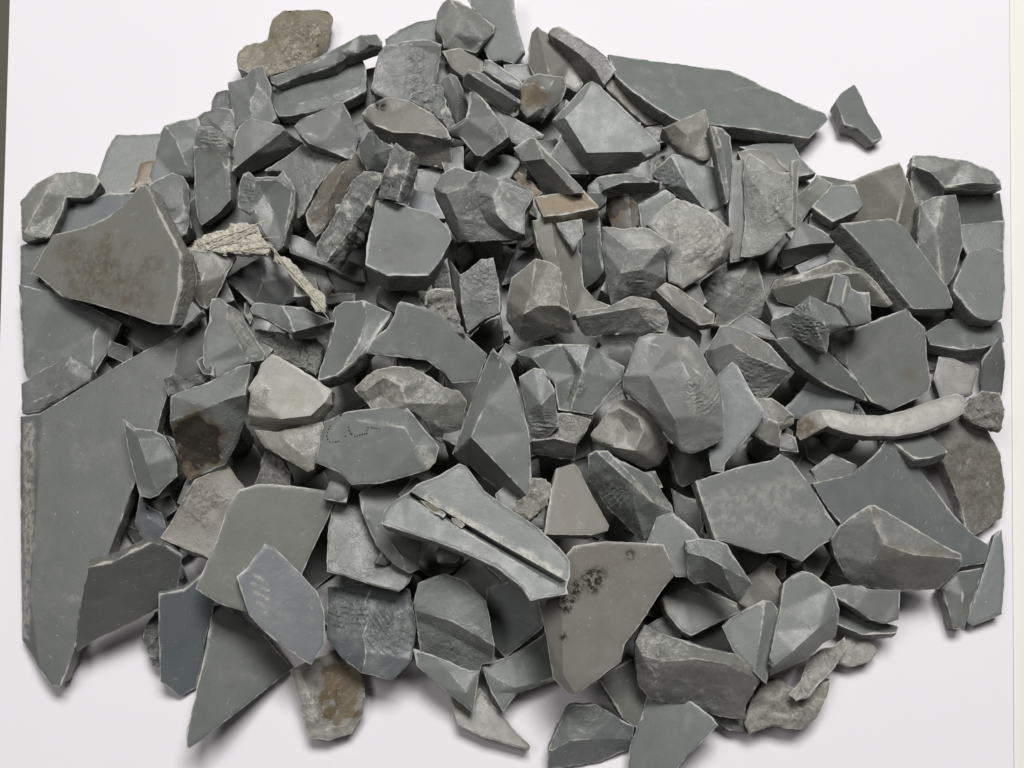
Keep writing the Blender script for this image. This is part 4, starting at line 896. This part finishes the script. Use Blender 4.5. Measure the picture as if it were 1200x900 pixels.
MADE = {}
def slivers():
    rs_ = random.Random(29)
    spots = [(rs_.uniform(430, 900), rs_.uniform(70, 340)) for _ in range(30)] + [(rs_.uniform(190, 1080), rs_.uniform(300, 700)) for _ in range(24)]
    for x, y in spots:
        w, h = rs_.uniform(9, 17), rs_.uniform(4, 8)
        a = rs_.uniform(0, 3.14)
        p = []
        for i in range(rs_.choice((4, 5, 5, 6))):
            p.append(i)
        n = len(p)
        q = [(w * math.cos(6.283 * i / n + rs_.uniform(-.3, .3)), h * math.sin(6.283 * i / n + rs_.uniform(-.3, .3))) for i in range(n)]
        o = ' '.join('%.1f,%.1f' % (x + u * math.cos(a) - v * math.sin(a), y + u * math.sin(a) + v * math.cos(a)) for u, v in q)
        T = rs_.uniform(7, 13)
        RUBBLE.append(shard('small grey sliver lodged in a gap between larger shards', 3, rs_.choice('gdgelwb'), (rs_.uniform(-.5, .5) * T, rs_.uniform(-.1, .6) * T), T, rs_.uniform(.3, 1.2), o,
              rim=.8)[0])
done_slivers = False
for rec in sorted(PIECES, key=lambda q: (q[0], q[1])):
    L, i, label, col, off, T, r, outline, k = rec
    if L >= 2 and not done_slivers:
        slivers(); done_slivers = True
    MADE[label] = shard(label, L, col, off, T, r, outline, **k)

# the pieces deep in the gaps cannot be told apart or counted: one object
def join_rubble():
    vs, fs, at, n = [], [], {k: [] for k in ('frac', 'rim', 'rgh', 'stain_shade', 'soot', 'white')}, 0
    for o in RUBBLE:
        me = o.data
        L_ = o.location
        vs += [tuple(v.co + L_) for v in me.vertices]
        fs += [tuple(n + i for i in p.vertices) for p in me.polygons]
        for k in at:
            a = np.zeros(len(me.vertices), np.float32); me.attributes[k].data.foreach_get('value', a); at[k].append(a)
        n += len(me.vertices)
        bpy.data.objects.remove(o)
        bpy.data.meshes.remove(me)
    m = bpy.data.meshes.new('buried_shards')
    m.from_pydata(vs, [], fs)
    for k, a in at.items():
        m.attributes.new(k, 'FLOAT', 'POINT').data.foreach_set('value', np.concatenate(a))
    m.polygons.foreach_set('use_smooth', [True] * len(m.polygons))
    m.set_sharp_from_angle(angle=math.radians(28))
    m.materials.append(PLASTIC)
    o = bpy.data.objects.new('buried_shards', m); COL.objects.link(o)
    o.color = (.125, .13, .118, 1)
    o['kind'] = 'stuff'; o['category'] = 'shards'
    o['label'] = 'dark grey broken shards deep in the gaps under the heap'
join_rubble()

# ------------------------------------------------------------------ dotted print on one chip (dot-matrix characters)
def add_print():
    key = next(k for k in MADE if k.startswith('chip with dotted black print'))
    chip, info = MADE[key]
    dots = [(387, 498), (385.5, 501.5), (384, 505.5), (383, 509.5), (384, 513), (386.5, 516.3), (390, 517), (393.5, 516.4), (396.5, 515.5),
            (408.5, 499.5), (409.2, 503), (410.6, 506.3), (412, 507.5), (405, 509.5),
            (416, 510), (418.5, 509.2), (421.5, 508.4), (424.5, 507.8), (427.5, 507), (430, 506.4),
            (431, 499.5), (430, 502.5), (436, 499.6), (439, 500.4), (441.5, 500.6), (444.5, 501.4)]
    me = chip.data
    mw = Matrix.Translation(chip.location)
    from mathutils.bvhtree import BVHTree
    bvh = BVHTree.FromPolygons([tuple(v.co) for v in me.vertices], [tuple(p.vertices) for p in me.polygons])
    bm = bmesh.new()
    loc = Vector(chip.location)
    rp = random.Random(3)
    for x, y in dots:
        y += 1.5
        d = (to_world(x, y, 0) - CAMLOC).normalized()
        hit, nrm, _, _ = bvh.ray_cast(CAMLOC - loc, d)
        if hit is None: continue
        if nrm.dot(d) > 0: nrm = -nrm
        q = nrm.to_track_quat('Z', 'Y').to_matrix().to_4x4()
        rad = rp.uniform(.7, 1.1) * S
        bmesh.ops.create_cone(bm, cap_ends=True, segments=10, radius1=rad, radius2=rad * .9, depth=0.00012,
                              matrix=Matrix.Translation(hit + nrm * 0.0001) @ q)
    m = bpy.data.meshes.new('dotted_print'); bm.to_mesh(m); bm.free()
    m.materials.append(INK)
    o = bpy.data.objects.new('dotted_print', m); COL.objects.link(o)
    o.parent = chip
    o['label'] = 'dotted black characters printed on the chip'
add_print()

# ------------------------------------------------------------------ a loose white filament
def tube(name, path, rad, col, label, cat, group=None):
    P = [to_world(*p) for p in path]
    cu = []
    for i in range(len(P) - 1):
        p0, p1, p2, p3 = P[max(i - 1, 0)], P[i], P[i + 1], P[min(i + 2, len(P) - 1)]
        for k in range(6):
            t = k / 6
            cu.append(0.5 * ((2 * p1) + (p2 - p0) * t + (2 * p0 - 5 * p1 + 4 * p2 - p3) * t * t + (3 * p1 - p0 - 3 * p2 + p3) * t ** 3))
    cu.append(P[-1])
    org = min(cu, key=lambda v: v.z).copy()
    bm = bmesh.new()
    prev = None
    for i, c in enumerate(cu):
        d = (cu[min(i + 1, len(cu) - 1)] - cu[max(i - 1, 0)]).normalized()
        q = d.to_track_quat('Z', 'Y').to_matrix()
        r_ = rad * S * (1 + .25 * math.sin(i * 1.7)) * (0.5 if i in (0, len(cu) - 1) else 1)
        ring = [bm.verts.new(c - org + q @ Vector((math.cos(a) * r_ * 1.4, math.sin(a) * r_ * .8, 0))) for a in [k * math.pi / 4 for k in range(8)]]
        if prev:
            for k in range(8):
                bm.faces.new((prev[k], prev[(k + 1) % 8], ring[(k + 1) % 8], ring[k]))
        else: bm.faces.new(ring[::-1])
        prev = ring
    bm.faces.new(prev)
    bmesh.ops.recalc_face_normals(bm, faces=bm.faces)
    me = bpy.data.meshes.new(name); bm.to_mesh(me); bm.free()
    me.polygons.foreach_set('use_smooth', [True] * len(me.polygons))
    me.materials.append(PLASTIC)
    o = bpy.data.objects.new(name, me); COL.objects.link(o)
    o.location = org; o.color = (*col, 1)
    o['label'] = label; o['category'] = cat
    if group: o['group'] = group
    return o
def top_at(x, y):
    return float(BUF[int((y + 60) / GS), int((x + 60) / GS)])
fz = lambda x, y: (x, y, top_at(x, y) + 1.0)
zf = MADE[next(k for k in MADE if k.startswith('fibrous torn scrap'))][1]['z0']
tube('plastic_filament', [(499, 358, zf + 4), (500, 346, zf + 8), (505, 341, zf + 10), (514, 339, zf + 9), (522, 341, zf + 8), (531, 341, zf + 6)], 1.0, (.55, .54, .50),
     'bent white filament curling above the fibrous torn scrap', 'filament')
def loose_fibres(key, runs, seed):
    """thin torn fibres that belong to a frayed piece"""
    host, info = MADE[next(k for k in MADE if k.startswith(key))]
    rf = random.Random(seed)
    for (x0, y0, x1, y1, n, spread) in runs:
        for _ in range(n):
            a = rf.uniform(-spread, spread)
            t0, t1 = sorted((rf.uniform(-.1, .7), rf.uniform(.35, 1.15)))
            p = []
            for k in range(5):
                t_ = t0 + (t1 - t0) * k / 4
                x = x0 + (x1 - x0) * t_ + rf.uniform(-1, 1); y = y0 + (y1 - y0) * t_ + a + rf.uniform(-1.5, 1.5)
                p.append((x, y, info['z0'] + info['plane'](x, y) + 1.5 + rf.uniform(0, 2)))
            f = tube('fibre', p, rf.uniform(.22, .5), (.66, .61, .50), '', '')
            del f['label']; del f['category']
            f.location = f.location - host.location
            f.parent = host
loose_fibres('wide cream fibrous tuft', [(214, 299, 314, 286, 7, 9), (228, 294, 300, 266, 5, 6)], 5)
loose_fibres('thin cream torn strand', [(318, 292, 378, 362, 5, 3)], 6)
